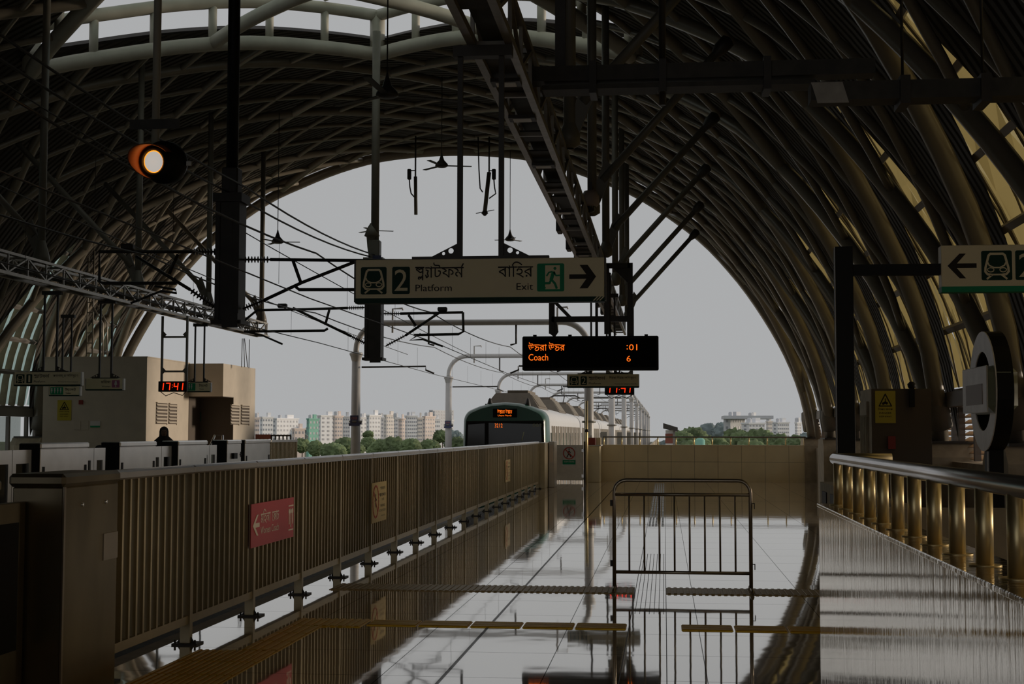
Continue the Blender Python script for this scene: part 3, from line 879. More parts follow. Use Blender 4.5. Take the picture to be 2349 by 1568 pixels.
# ------------------------------------------------------------------ crowd barrier
BY = 14.15
br = thing('crowd_barrier', 'free standing tubular steel crowd barrier on the polished floor', 'barrier', (.17, BY, 0))
bx0, bx1 = -.495, .835; bz = 1.085; r_ = .085
def arc_frame():
    P = [V3((bx0, BY, .03))]
    for q in sub(PI, PI / 2, 6): P.append(V3((bx0 + r_ * 1.4 + r_ * 1.4 * math.cos(q), BY, bz - r_ * 1.4 + r_ * 1.4 * math.sin(q))))
    for q in sub(PI / 2, 0, 6): P.append(V3((bx1 - r_ * 1.4 + r_ * 1.4 * math.cos(q), BY, bz - r_ * 1.4 + r_ * 1.4 * math.sin(q))))
    P.append(V3((bx1, BY, .03))); return P
part('frame', MB().tube(arc_frame(), .0185, 12, up=(0, 1, 0)), 'stainless', br)
part('upper_rail', MB().tube([(bx0, BY, .945), (bx1, BY, .945)], .0165, 10), 'stainless', br)
part('lower_rail', MB().tube([(bx0, BY, .185), (bx1, BY, .185)], .0165, 10), 'stainless', br)
for i in range(1, 9):
    x = bx0 + (bx1 - bx0) * i / 9
    part('upright', MB().tube([(x, BY, .185), (x, BY, .945)], .0095, 8), 'stainless', br)
for x in (bx0, bx1):
    part('foot', MB().tube([(x, BY - .26, .012), (x, BY - .2, .035), (x, BY + .2, .035), (x, BY + .26, .012)], .016, 8), 'stainless', br)
for z in (.27, .86):
    part('hook', MB().box(bx1 + .018, bx1 + .04, BY - .008, BY + .008, z, z + .008).box(bx1 + .034, bx1 + .042, BY - .008, BY + .008, z - .05, z + .008), 'dark_steel', br)
    part('bracket', MB().box(bx0 - .04, bx0 - .016, BY - .01, BY + .01, z - .03, z + .03), 'dark_steel', br)

# ------------------------------------------------------------------ stair parapet and balustrade on the right
SPX = .995
struct('wall_stair', MB().box(SPX, SPX + .22, 2.2, 9.44, 0, 1.075), 'wall_granite')
struct('trim_4', MB().box(SPX - .012, SPX + .235, 2.2, 9.455, 1.075, 1.095, .004), 'wall_granite')
struct('wall_stair_end', MB().box(SPX + .22, 3.4, 9.22, 9.44, 0, 1.075), 'concrete')
kb = thing('stair_kerb', 'low pale kerb wall with dark vents beyond the polished stair parapet', 'wall', (2.7, 17, 0))
part('wall', MB().box(2.6, 2.8, 9.7, 24.4, 0, .74), 'concrete', kb)
for yy in (23.7, 22.6): part('vent', MB().box(2.585, 2.60, yy - .28, yy + .28, .30, .60), 'black_paint', kb)
bal = thing('balustrade', 'brushed brass toned balustrade of thick posts on the polished stair parapet', 'balustrade', (1.1, 6.5, 1.095))
part('handrail', MB().tube([(1.1, 2.6, 1.385), (1.1, 9.42, 1.385)], .036, 14), 'stainless_bright', bal)
part('return_rail', MB().tube([(1.1, 9.42, 1.385), (1.46, 9.42, 1.385)], .036, 14), 'brass_steel', bal)
for k in range(14):
    y = 9.25 - .461 * k
    p = part('baluster', MB().tube([(1.1, y, 1.095), (1.1, y, 1.36)], .031, 16), 'brass_steel', bal)
    part('flange', MB().tube([(1.1, y, 1.094), (1.1, y, 1.099)], .058, 16), 'brass_steel', p)

# ------------------------------------------------------------------ lattice girders hung over the platforms
HY = [11.0, 16.1, 21.2, 26.3, 31.4, 36.5, 41.5]
def girder(x0, x1, ya, yb, lab, tray):
    z0, z1 = 4.40, 4.83
    t = thing('lattice_girder', lab, 'girder', ((x0 + x1) / 2, (ya + yb) / 2, z0))
    for x in (x0, x1):
        part('top_chord', MB().box(x - .025, x + .025, ya, yb, z1 - .05, z1), 'galvanised', t)
        part('bottom_chord', MB().box(x - .03, x + .03, ya, yb, z0, z0 + .06), 'galvanised', t)
        mb = MB(); y = ya; i = 0; st_ = .80
        while y < yb - .1:
            ye = min(y + st_, yb)
            mb.bar((x, y, z0 + .05), (x, y, z1 - .04), .03, .03)
            a, b_ = (z0 + .05, z1 - .04) if i % 2 else (z1 - .04, z0 + .05)
            mb.bar((x, y, a), (x, ye, b_), .03, .03); y = ye; i += 1
        mb.bar((x, yb - .02, z0 + .05), (x, yb - .02, z1 - .04), .03, .03)
        part('side_bracing', mb, 'galvanised', t)
    y = ya
    while y < yb:
        part('cross_tie', MB().box(x0, x1, y - .02, y + .02, z1 - .05, z1 - .01), 'galvanised', t); part('cross_tie', MB().box(x0, x1, y - .02, y + .02, z0, z0 + .04), 'galvanised', t); y += 1.6
    part('cable_tray', MB().box(x0 + .03, x1 - .03, ya, yb, z0 + .16, z0 + .20).box(x0 + .03, x0 + .06, ya, yb, z0 + .2, z0 + .28), 'tray_steel', t)
    y = ya + .4; i = 0
    while y < yb:
        if i % 3 != 1: part('bottom_plate', MB().box(x0 + .02, x1 - .02, y, y + (.75 if i % 2 else .45), z0 + .045, z0 + .06), 'tray_steel', t)
        y += .95; i += 1
    return t
girder(-1.40, -1.12, 5.5, 41.6, 'long lattice girder running overhead above the near platform', True)
girder(-12.15, -11.85, 19.0, 41.6, 'pale lattice girder hung above the far left platform', True)
# lamps set in the underside of the near girder
for i, (px, py) in enumerate([(1188, 187), (1210, 270), (1245, 378), (1300, 485), (1352, 580)]):
    p = at(px, py, Z=4.39)
    if i == 4: p = at(1345, 583, Z=4.39)
    nm = ['nearest', 'second', 'third', 'fourth', 'farthest'][i]
    t = thing('light_fixture', '%s unlit rectangular lamp under the overhead lattice girder' % nm, 'lamp', (-1.26, p.y, 4.36), group='unlit lamps under the girder')
    part('case', MB().box(-1.38, -1.14, p.y - .09, p.y + .09, 4.37, 4.40), 'dark_steel', t)
    part('reflector', MB().box(-1.34, -1.18, p.y - .06, p.y + .06, 4.362, 4.37), 'white_board', t)
for i, y in enumerate(range(20, 42, 2)):
    solo('junction_box', MB().box(-1.50, -1.43, y - .2, y + .15, 4.38, 4.56, .01), 'dark_steel', 'small junction box clipped to the outer side of the overhead girder', 'junction box', loc=(-1.46, y, 4.4), group='junction boxes along the girder')

def roof_z(x, off=-.1):
    h = abs(x - CX)
    best = min((abs(prof(i * .05)[0] - h), i * .05) for i in range(int(SB / .05)))
    return prof(best[1])[1] + off
# hangers and slanting struts of the near girder
names = ['nearest', 'second nearest', 'third', 'fourth', 'fifth', 'sixth', 'farthest']
for i, y in enumerate(HY):
    if y < 15: continue
    x = -1.06
    t = thing('girder_hanger', '%s steel tube hanging from the roof to the near overhead girder' % names[i], 'hanger', (x, y, 4.83), group='tubes holding the near girder')
    part('tube', MB().tube([(x, y, 4.86), (x, y, roof_z(x, .1))], .07, 12), 'hanger_paint', t)
    part('foot', MB().lathe([(.07, .25), (.12, .12), (.12, 0), (.05, -.04)], (x, y, 4.84), (0, 0, 1), 12), 'hanger_paint', t)
    t = thing('slanting_strut', '%s slanting strut from the girder hanger up to the roof on the right' % names[i], 'strut', (x, y, 5.3), group='slanting struts right of the girder')
    xe, ze = .78, 7.2
    part('tube', MB().tube([(x + .15, y, 5.33), (xe, y, ze)], .062, 12), 'hanger_paint', t)
    part('gusset', MB().prism([(0, 0), (0, -.45), (.28, .25), (.16, .42)], (x + .04, y - .02, 5.25), UX, UZ, (0, .04, 0)), 'hanger_paint', t)
    part('end_fork', MB().lathe([(.065, 0), (.11, .12), (.11, .3), (.03, .34)], (xe, y, ze), (2.1, 0, 2.27), 10), 'dark_steel', t)
# tall frame carried by the last hangers
t = thing('ladder_frame', 'tall rectangular steel frame standing on the arm of the departure board', 'frame', (-.62, 25.2, 3.4))
fx0, fx1 = at(1392, 700, Y=25.2).x, at(1446, 700, Y=25.2).x
zt = at(1446, 603, Y=25.2).z
for x in (fx0, fx1):
    part('upright', MB().box(x - .045, x + .045, 25.16, 25.24, 3.30, zt), 'dark_steel', t)
part('top_bar', MB().box(fx0, fx1, 25.16, 25.24, zt - .09, zt), 'dark_steel', t)
part('corner_plate', MB().prism([(0, 0), (-.35, 0), (0, -.35)], (fx1, 25.18, zt - .05), UX, UZ, (0, .04, 0)), 'dark_steel', t)

# hangers of the far girder
for i, y in enumerate(HY):
    if y < 25: continue
    x = -12.0
    nm = names[i]
    t = thing('girder_hanger', '%s tapering steel tube hanging from the roof to the far left girder' % ['', '', '', 'nearest', 'second', 'third', 'farthest'][i], 'hanger', (x, y, 4.83), group='tubes holding the far girder')
    part('tube', MB().tube([(x, y, 5.2), (x, y, roof_z(x, .1))], .072, 12), 'hanger_paint', t)
    part('foot', MB().lathe([(.07, .42), (.16, .1), (.17, 0), (.05, -.02)], (x, y, 4.84), (0, 0, 1), 12), 'hanger_paint', t)
    t = thing('slanting_strut', '%s slanting strut rising to the left roof from the far girder' % ['', '', '', 'nearest', 'second', 'third', 'farthest'][i], 'strut', (x, y, 5.3), group='slanting struts left of the far girder')
    part('tube', MB().tube([(x - .15, y, 5.35), (-15.0, y, 8.3)], .065, 10), 'hanger_paint', t)
    part('gusset', MB().prism([(0, 0), (0, -.45), (-.32, .25), (-.16, .42)], (x - .04, y - .02, 5.25), UX, UZ, (0, .04, 0)), 'hanger_paint', t)

# ------------------------------------------------------------------ signs
def train_symbol(mb, O, U, V, w, h):
    """rounded train front seen head-on, drawn with strokes inside a w x h field"""
    S = lambda pts, th, cl=False: mb.stroke([(a * w, b_ * h) for a, b_ in pts], th * w, O, U, V, U.cross(V) * .002, closed=cl)
    S([(.27, .92), (.73, .92), (.80, .86), (.92, .42), (.93, .28), (.84, .18), (.68, .16)], .085)
    S([(.27, .92), (.20, .86), (.08, .42), (.07, .28), (.16, .18), (.32, .16)], .085)
    S([(.16, .62), (.22, .50), (.40, .42), (.60, .42), (.78, .50), (.84, .62)], .05)
    S([(.34, .17), (.66, .17)], .06)
    for cx in (.27, .73):
        S([(cx + .12 * math.cos(q), .34 + .075 * math.sin(q)) for q in [2 * PI * i / 16 for i in range(16)]], .035, True)
    S([(.28, .13), (.14, .02)], .07); S([(.72, .13), (.86, .02)], .07)
def rrect(x0, x1, z0, z1, r):
    P = []
    for cx, cz, a0 in ((x1 - r, z1 - r, 0), (x0 + r, z1 - r, PI / 2), (x0 + r, z0 + r, PI), (x1 - r, z0 + r, 1.5 * PI)):
        for q in sub(0, PI / 2, 4): P.append((cx + r * math.cos(a0 + q), cz + r * math.sin(a0 + q)))
    return P
def badge(parent, name, x0, x1, z0, z1, y, m, r=.012):
    mb = MB().prism(rrect(x0, x1, z0, z1, r), (0, y, 0), UX, UZ, (0, -.0025, 0))
    return part(name, mb, m, parent)
def panel_sign(name, lab, p0, p1, Y, strip=.085, rods=(), rod_top=4.40, braces=True, group=None, thick=.10, strip_m='sign_darkgreen'):
    a, b_ = at(p0[0], p0[1], Y=Y), at(p1[0], p1[1], Y=Y)
    x0, x1, z1, z0 = a.x, b_.x, a.z, b_.z
    t = thing(name, lab, 'sign', ((x0 + x1) / 2, Y, z0), group=group)
    H_ = z1 - z0
    part('panel', MB().box(x0, x1, Y, Y + thick, z0 + H_ * .10, z1, .004), 'sign_panel', t)
    part('bottom_strip', MB().box(x0 - .002, x1 + .002, Y - .003, Y + thick + .003, z0, z0 + H_ * .115), strip_m, t)
    part('end_cap', MB().box(x0 - .012, x0 - .002, Y + .005, Y + thick - .005, z0 + .01, z1), 'dark_steel', t)
    part('end_cap', MB().box(x1 + .002, x1 + (.035 if x1 < -9 else .012), Y + .005, Y + thick - .005, z0 + .01, z1), 'white_board' if x1 < -9 else 'dark_steel', t)  # white end on far platform signs stands for a lit edge
    if rods:
        rx = [at(r, p0[1], Y=Y).x for r in rods]
        part('top_channel', MB().box(min(rx) - .35 * (x1 - x0) * .55, max(rx) + .35 * (x1 - x0) * .55, Y + .02, Y + thick - .02, z1, z1 + .022), 'dark_steel', t)
        for i, x in enumerate(rx):
            part('hanging_pole', MB().box(x - .019, x + .019, Y + .03, Y + .07, z1, rod_top), 'dark_steel', t)
            sg = -1 if i == 0 else 1
            c1 = [(.05 - .02 * math.cos(q), .045 + .02 * math.sin(q)) for q in sub(0, 2 * PI, 16)]
            c2 = [(.105 - .012 * math.sin(q), .026 - .012 * math.cos(q)) for q in sub(0, 2 * PI, 12)]
            plate = [(0, 0), (.1045, 0)] + c2[:-1] + [(.1055, .014), (.1055, 0), (.2, 0), (0, .10), (0, .0455)] + c1[:-1] + [(.030, .0445), (0, .0445)]
            part('gusset', MB().prism(plate, (x + sg * .015, Y + .045, z1 + .02), (sg, 0, 0), UZ, (0, .008, 0)), 'dark_steel', t)
        part('top_clamp', MB().box(min(rx) - .05, max(rx) + .08, Y + .0, Y + .1, rod_top - .05, rod_top + .03), 'dark_steel', t)
    return t, x0, x1, z0, z1

# main sign
t, x0, x1, z0, z1 = panel_sign('platform_sign', 'large hanging sign reading Platform 2 and Exit with a right arrow', (816, 596), (1386, 691), 10.2, rods=(1052.5, 1148), rod_top=4.36)
Wd, Hd = x1 - x0, z1 - z0; Ys = 10.2 - .001
sx = lambda u: x0 + Wd * u          # u: fraction along the sign
sz = lambda v: z0 + Hd * v
badge(t, 'train_badge', sx(.022), sx(.127), sz(.205), sz(.83), Ys, 'sign_darkgreen')
mb = MB(); train_symbol(mb, V3((sx(.027), Ys - .003, sz(.225))), UX, UZ, Wd * .095, Hd * .585); part('train_symbol', mb, 'sign_panel', t)
badge(t, 'number_badge', sx(.150), sx(.222), sz(.205), sz(.83), Ys, 'sign_darkgreen')
mb = MB(); put_text(mb, '2', V3((sx(.160), Ys - .004, sz(.28))), UX, UZ, Wd * .053, Hd * .49); part('number', mb, 'sign_panel', t)
mb = MB(); bangla(mb, W_PLATFORM, V3((sx(.245), Ys - .001, sz(.575))), UX, UZ, Hd * .235, Wd * .195, th=.12)
bangla(mb, W_EXIT, V3((sx(.578), Ys - .001, sz(.575))), UX, UZ, Hd * .235, Wd * .14)
put_text(mb, 'Platform', V3((sx(.245), Ys - .002, sz(.265))), UX, UZ, Wd * .147, Hd * .155)
put_text(mb, 'Exit', V3((sx(.652), Ys - .002, sz(.275))), UX, UZ, Wd * .066, Hd * .155)
part('lettering', mb, 'sign_black', t)
badge(t, 'exit_badge', sx(.734), sx(.842), sz(.235), sz(.87), Ys, 'exit_green')
ex = sx(.734); ew = Wd * .108; ez = sz(.235); eh = Hd * .635
OO = V3((ex, Ys - .0035, ez))
mb = MB().prism([(.30 * ew, .08 * eh), (.84 * ew, .08 * eh), (.84 * ew, .93 * eh), (.30 * ew, .93 * eh)], OO, UX, UZ, (0, -.001, 0))
part('exit_doorway', mb, 'sign_panel', t)
OO = V3((ex, Ys - .005, ez)); S = lambda pts, th: mb.stroke([(a * ew, b_ * eh) for a, b_ in pts], th * ew, OO, UX, UZ, (0, -.0015, 0))
mb = MB(); S([(.60, .66), (.53, .44)], .13); S([(.53, .42), (.66, .28), (.72, .12)], .085); S([(.52, .42), (.46, .29), (.28, .29)], .08)
S([(.56, .70), (.44, .68), (.36, .56)], .055); S([(.62, .70), (.70, .56), (.82, .57)], .055)
mb.lathe([(.001, 0), (.055 * ew, 0)], (ex + .66 * ew, Ys - .006, ez + .82 * eh), (0, -1, 0), 14)
S([(.22, .22), (.28, .12)], .09)
part('running_figure', mb, 'exit_green', t)
mb = MB(); O = V3((x0, Ys - .001, z0))
mb.prism([(.862 * Wd, .515 * Hd), (.94 * Wd, .515 * Hd), (.94 * Wd, .615 * Hd), (.862 * Wd, .615 * Hd)], O, UX, UZ, (0, -.002, 0))
mb.prism([(.903 * Wd, .83 * Hd), (.935 * Wd, .83 * Hd), (.968 * Wd, .565 * Hd), (.935 * Wd, .30 * Hd), (.903 * Wd, .30 * Hd), (.936 * Wd, .565 * Hd)], O, UX, UZ, (0, -.0022, 0))
part('arrow', mb, 'sign_black', t)
mb = MB()
for i in range(3): mb.prism([(.955 * Wd + i * .012 * Wd, .02 * Hd), (.961 * Wd + i * .012 * Wd, .02 * Hd), (.978 * Wd + i * .012 * Wd, .115 * Hd), (.972 * Wd + i * .012 * Wd, .115 * Hd)], O + V3((0, -.003, 0)), UX, UZ, (0, -.001, 0))
part('corner_stripes', mb, 'sign_panel', t)

# platform 2 direction sign, half hidden behind it the clock
t, x0, x1, z0, z1 = panel_sign('platform_sign', 'small hanging sign reading Platform 2 below the departure board', (1302, 858), (1465, 889), 29.4, rods=(1356, 1410))
Wd, Hd = x1 - x0, z1 - z0; Ys = 29.4 - .001
def small_platform(t, n_, dest_bn, dest_en):
    badge(t, 'train_badge', sx(.03), sx(.155), sz(.22), sz(.84), Ys, 'sign_darkgreen')
    mb = MB(); train_symbol(mb, V3((sx(.038), Ys - .003, sz(.24))), UX, UZ, Wd * .109, Hd * .56); part('train_symbol', mb, 'sign_panel', t)
    badge(t, 'number_badge', sx(.185), sx(.272), sz(.22), sz(.84), Ys, 'sign_darkgreen')
    mb = MB(); put_text(mb, n_, V3((sx(.20) if n_ == '2' else sx(.215), Ys - .004, sz(.28))), UX, UZ, Wd * (.057 if n_ == '2' else .03), Hd * .49); part('number', mb, 'sign_panel', t)
    mb = MB(); bangla(mb, W_PLATFORM, V3((sx(.30), Ys - .001, sz(.60))), UX, UZ, Hd * .20, Wd * .23, th=.12)
    bangla(mb, dest_bn, V3((sx(.585), Ys - .001, sz(.66))), UX, UZ, Hd * .14, Wd * .38, th=.12)
    put_text(mb, 'Platform', V3((sx(.30), Ys - .002, sz(.26))), UX, UZ, Wd * .17, Hd * .14)
    put_text(mb, dest_en, V3((sx(.66), Ys - .002, sz(.25))), UX, UZ, Wd * .31, Hd * .08)
    part('lettering', mb, 'sign_black', t)
small_platform(t, '2', W_NORTH + [' ', 'অিভমুেখ'], 'Towards Uttara North')
t, x0, x1, z0, z1 = panel_sign('platform_sign', 'hanging sign reading Platform 1 over the far left platform', (33, 853), (184, 885), 27.8, rods=(127, 124 + 3), rod_top=4.40) if False else panel_sign('platform_sign', 'hanging sign reading Platform 1 over the far left platform', (33, 853), (184, 885), 27.8, rods=(97, 127), rod_top=4.40)
Wd, Hd = x1 - x0, z1 - z0; Ys = 27.8 - .001
small_platform(t, '1', ['কমলা', 'PA', 'ুর', ' ', 'অিভমুেখ'], 'Towards Kamalapur')
# women sign
t, x0, x1, z0, z1 = panel_sign('women_sign', 'hanging sign reading Women with a pink badge over the far platform', (197, 868), (280, 895), 29.8, rods=(226, 253), rod_top=4.40)
Wd, Hd = x1 - x0, z1 - z0; Ys = 29.8 - .001
badge(t, 'pink_badge', sx(.72), sx(.93), sz(.24), sz(.86), Ys, 'pink_tag')
mb = MB().lathe([(.001, 0), (.02, 0)], (sx(.825), Ys - .004, sz(.75)), (0, -1, 0), 10).prism([(-.015, .08), (.015, .08), (.035, 0), (.012, 0), (.012, -.05), (-.012, -.05), (-.012, 0), (-.035, 0)], (sx(.825), Ys - .003, sz(.48)), UX, UZ, (0, -.002, 0))
part('woman_figure', mb, 'white_paint', t)
mb = MB(); bangla(mb, W_WOMEN, V3((sx(.42), Ys - .001, sz(.60))), UX, UZ, Hd * .20, Wd * .26); put_text(mb, 'Women', V3((sx(.44), Ys - .002, sz(.27))), UX, UZ, Wd * .24, Hd * .14)
part('lettering', mb, 'sign_black', t)
# toilet signs
for i, (p0, p1, Y, lab) in enumerate([((113, 886), (181, 908), 33.5, 'small hanging toilet sign with green figures tucked below the Platform 1 sign'), ((430, 877), (481, 899), 36.5, 'small hanging toilet sign immediately right of the left clock')]):
    t, x0, x1, z0, z1 = panel_sign('toilet_sign', lab, p0, p1, Y, rods=((140, 160), (445, 466))[i], rod_top=4.4 if i == 0 else 4.4)
    Wd, Hd = x1 - x0, z1 - z0; Ys = Y - .001
    badge(t, 'green_badge', sx(.04), sx(.47 if i == 0 else .36), sz(.16), sz(.94), Ys, 'exit_green', .01)
    mb = MB(); n_ = 4 if i == 0 else 2
    for j in range(n_):
        xx = sx(.09 + .10 * j)
        mb.lathe([(.001, 0), (.018, 0)], (xx, Ys - .004, sz(.78)), (0, -1, 0), 8).prism([(-.014, .05), (.014, .05), (.02, 0), (.008, 0), (.008, -.05), (-.008, -.05), (-.008, 0), (-.02, 0)], (xx, Ys - .003, sz(.5)), UX, UZ, (0, -.002, 0))
    part('figures', mb, 'white_paint', t)
    mb = MB(); bangla(mb, W_TOILET, V3((sx(.52), Ys - .001, sz(.56))), UX, UZ, Hd * .22, Wd * .38); put_text(mb, 'Toilet', V3((sx(.54), Ys - .002, sz(.25))), UX, UZ, Wd * .2, Hd * .14)
    part('lettering', mb, 'sign_black', t)

# clocks
SEG = {'1': 'bc', '7': 'abc', '4': 'fgbc'}
def clock(lab, p0, p1, Y, frame_px, first):
    a, b_ = at(*p0, Y=Y), at(*p1, Y=Y); x0, x1, z1, z0 = a.x, b_.x, a.z, b_.z
    t = thing('platform_clock', lab, 'clock', ((x0 + x1) / 2, Y, z0))
    part('case', MB().box(x0, x1, Y, Y + .12, z0, z1, .01), 'black_paint', t)
    Wd, Hd = x1 - x0, z1 - z0; w = Wd * .13; h = Hd * .62; mb = MB()
    for ch, u in (('1', .04), ('7', .27), ('4', .55), ('1', .72)):
        ox = x0 + Wd * u; oz = z0 + Hd * .19; sl = .10
        pts = dict(a=((0, h), (w, h)), b=((w, h), (w, h / 2)), c=((w, h / 2), (w, 0)), d=((0, 0), (w, 0)), e=((0, 0), (0, h / 2)), f=((0, h / 2), (0, h)), g=((0, h / 2), (w, h / 2)))
        for s_ in SEG[ch]:
            (xa, za), (xb, zb) = pts[s_]
            mb.stroke([(xa + za * sl, za), (xb + zb * sl, zb)], .024, (ox, Y - .002, oz), UX, UZ, (0, -.003, 0))
    for zz in (.38, .60): mb.box(x0 + Wd * .485, x0 + Wd * .505, Y - .005, Y - .002, z0 + Hd * zz, z0 + Hd * zz + .022)
    part('digits', mb, 'led_red', t)
    r0, r1 = frame_px
    xa, xb = at(r0, p0[1], Y=Y).x, at(r1, p0[1], Y=Y).x
    mb = MB(); ztop = 4.40
    for x in (xa, xb): mb.box(x - .025, x + .025, Y + .03, Y + .08, z1, ztop)
    for zz in (z1 + .22, z1 + .22 + .85): mb.box(xa, xb, Y + .04, Y + .07, zz, zz + .045)
    for x, sg in ((xa, 1), (xb, -1)):
        for zz in (z1 + .26, z1 + .3 + .85):
            mb.prism([(0, 0), (.11, 0), (0, .11)], (x, Y + .045, zz), (sg, 0, 0), UZ, (0, .01, 0))
            mb.prism([(0, 0), (.11, 0), (0, -.11)], (x, Y + .045, zz), (sg, 0, 0), UZ, (0, .01, 0))
    part('hanging_frame', mb, 'hanger_paint', t)
    part('cable_loop', MB().tube([(x0 + .05, Y + .05, z0), (x0 + .18, Y + .05, z0 - .1), (x0 + .38, Y + .05, z0 - .02), (x0 + .6, Y + .05, z0 - .09), (x1 - .02, Y + .05, z0 + .02)], .01, 6), 'wire', t)
clock('red digital clock reading 17:41 in a tall frame over the far left platform', (363, 874), (428, 898), 33.8, (369, 426), 0)
clock('red digital clock partly hidden behind the small Platform 2 sign', (1387, 876), (1455, 905), 38.9, (1392, 1450), 1)

# departure board
Y = 25.2
a, b_ = at(1198, 771, Y=Y), at(1511, 848.5, Y=Y); x0, x1, z1, z0 = a.x, b_.x, a.z, b_.z
t = thing('departure_board', 'black hanging departure board with orange letters reading Coach and 6', 'display', ((x0 + x1) / 2, Y, z0))
part('case', MB().box(x0, x1, Y, Y + .22, z0, z1, .02), 'black_paint', t)
part('screen', MB().box(x0 + .04, x1 - .04, Y - .003, Y, z0 + .05, z1 - .05), 'black_gloss', t)
Wd, Hd = x1 - x0, z1 - z0; Ys = Y - .006
mb = MB(); bangla(mb, W_NORTH, V3((sx(.045), Ys, sz(.58))), UX, UZ, Hd * .165, Wd * .27, th=.12, d=.003)
put_text(mb, 'Coach', V3((sx(.047), Ys, sz(.29))), UX, UZ, Wd * .145, Hd * .19)
put_text(mb, '01', V3((sx(.785), Ys, sz(.575))), UX, UZ, Wd * .06, Hd * .175)
put_text(mb, ':', V3((sx(.767), Ys, sz(.60))), UX, UZ, Wd * .010, Hd * .13)
put_text(mb, '6', V3((sx(.767), Ys, sz(.25))), UX, UZ, Wd * .03, Hd * .17)
part('led_text', mb, 'led_orange', t)
for u in (.09, .35, .91): part('lug', MB().box(sx(u) - .03, sx(u) + .03, Y + .06, Y + .14, z1, z1 + .03), 'black_paint', t)
xa, xb = at(1265, 740, Y=Y).x, at(1446, 740, Y=Y).x
zb = at(1350, 731, Y=Y).z
mb = MB().box(xa - .05, xa + .05, Y + .04, Y + .12, z1 + .05, at(1265, 690, Y=Y).z + .05).box(xa, xb, Y + .04, Y + .12, zb - .05, zb + .05)
mb.bar((xa + .04, Y + .08, zb + .33), (xa + .33, Y + .08, zb + .03), .06, .06)
mb.box(xb - .06, xb + .06, Y + .03, Y + .13, z1, zb + .2)
mb.prism([(-.05, .2), (.08, .2), (.12, 0), (.05, -.1), (-.05, -.02)], (xa, Y + .07, z1 + .08), UX, UZ, (0, .02, 0))
part('hanging_arm', mb, 'dark_steel', t)
for px in (1368, 1398):
    x = at(px, 730, Y=Y).x
    part('hanging_rod', MB().tube([(x, Y + .1, z1), (x, Y + .1, 4.40)], .025, 6), 'dark_steel', t)

# sign on a black post at the right
Y = 9.75
px_ = at(1937, 800, Y=Y).x; zt = at(1937, 567, Y=Y).z
t = thing('post_sign', 'sign with left arrow and train badge on a black post by the stairs', 'sign', (px_, Y, 0))
part('post', MB().box(px_ - .059, px_ + .059, Y - .05, Y + .05, 0, zt, .003), 'black_paint', t)
a, b_ = at(2155, 565, Y=Y), at(2349, 670, Y=Y); x0 = a.x; x1 = x0 + 1.8; z1, z0 = a.z, b_.z + .0
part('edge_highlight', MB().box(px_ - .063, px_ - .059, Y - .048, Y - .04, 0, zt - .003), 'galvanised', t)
part('arm', MB().box(px_ + .059, x0, Y - .03, Y + .03, at(2000, 632, Y=Y).z, at(2000, 607, Y=Y).z), 'black_paint', t)
Wd, Hd = x1 - x0, z1 - z0; Ys = Y - .051
part('panel', MB().box(x0, x1, Y - .05, Y + .05, z0 + Hd * .11, z1, .003), 'sign_panel', t)
part('bottom_strip', MB().box(x0, x1, Y - .053, Y + .053, z0, z0 + Hd * .12), 'exit_green', t)
part('far_post', MB().box(x1 + .2, x1 + .32, Y - .05, Y + .05, 0, zt, .003).box(x1, x1 + .2, Y - .03, Y + .03, z0 + .1, z0 + .18), 'black_paint', t)
O = V3((x0, Ys, z0)); hw = Hd
mb = MB().prism([(.23 * hw, .515 * hw), (.73 * hw, .515 * hw), (.73 * hw, .61 * hw), (.23 * hw, .61 * hw)], O, UX, UZ, (0, -.002, 0))
mb.prism([(.51 * hw, .82 * hw), (.38 * hw, .82 * hw), (.13 * hw, .56 * hw), (.38 * hw, .29 * hw), (.51 * hw, .29 * hw), (.28 * hw, .56 * hw)], O, UX, UZ, (0, -.0022, 0))
part('arrow', mb, 'sign_black', t)
badge(t, 'train_badge', x0 + .83 * hw, x0 + 1.46 * hw, sz(.245), sz(.875), Ys, 'sign_darkgreen')
mb = MB(); train_symbol(mb, V3((x0 + .865 * hw, Ys - .003, sz(.265))), UX, UZ, hw * .56, Hd * .59); part('train_symbol', mb, 'sign_panel', t)
badge(t, 'number_badge', x0 + 1.53 * hw, x0 + 2.03 * hw, sz(.245), sz(.875), Ys, 'sign_darkgreen')
mb = MB(); put_text(mb, '2', V3((x0 + 1.60 * hw, Ys - .004, sz(.31))), UX, UZ, hw * .33, Hd * .5); part('number', mb, 'sign_panel', t)
mb = MB(); bangla(mb, W_PLATFORM, V3((x0 + 2.2 * hw, Ys - .001, sz(.58))), UX, UZ, Hd * .24, 1.2 * hw); put_text(mb, 'Platform', V3((x0 + 2.2 * hw, Ys - .002, sz(.28))), UX, UZ, hw, Hd * .16)
part('lettering', mb, 'sign_black', t)

# oval station totem
t = thing('totem_sign', 'grey ring totem on a black stem with a worn blank box across it', 'sign', (2.87, 13, 0))
tc = at(2272, 897, Y=13.0); R = at(2272, 760, Y=13.0).z - tc.z
u_ = V3((0, 1, 0)); n_ = V3((-1, 0, 0))
def ring(r0, r1, d0, d1, n=40):
    m_ = MB(); P = []
    for k in range(n):
        q = 2 * PI * k / n; dr = u_ * math.cos(q) + UZ * math.sin(q)
        P += [tc + dr * r1 + n_ * d0, tc + dr * r0 + n_ * d0, tc + dr * r0 + n_ * d1, tc + dr * r1 + n_ * d1]
    m_.add(P, [(4 * k + a_, 4 * k + (a_ + 1) % 4, 4 * ((k + 1) % n) + (a_ + 1) % 4, 4 * ((k + 1) % n) + a_) for k in range(n) for a_ in range(4)])
    return m_
part('ring', ring(R * .66, R, -.08, .06), 'black_paint', t)
part('ring_face', ring(R * .66, R, .06, .07), 'white_board', t)
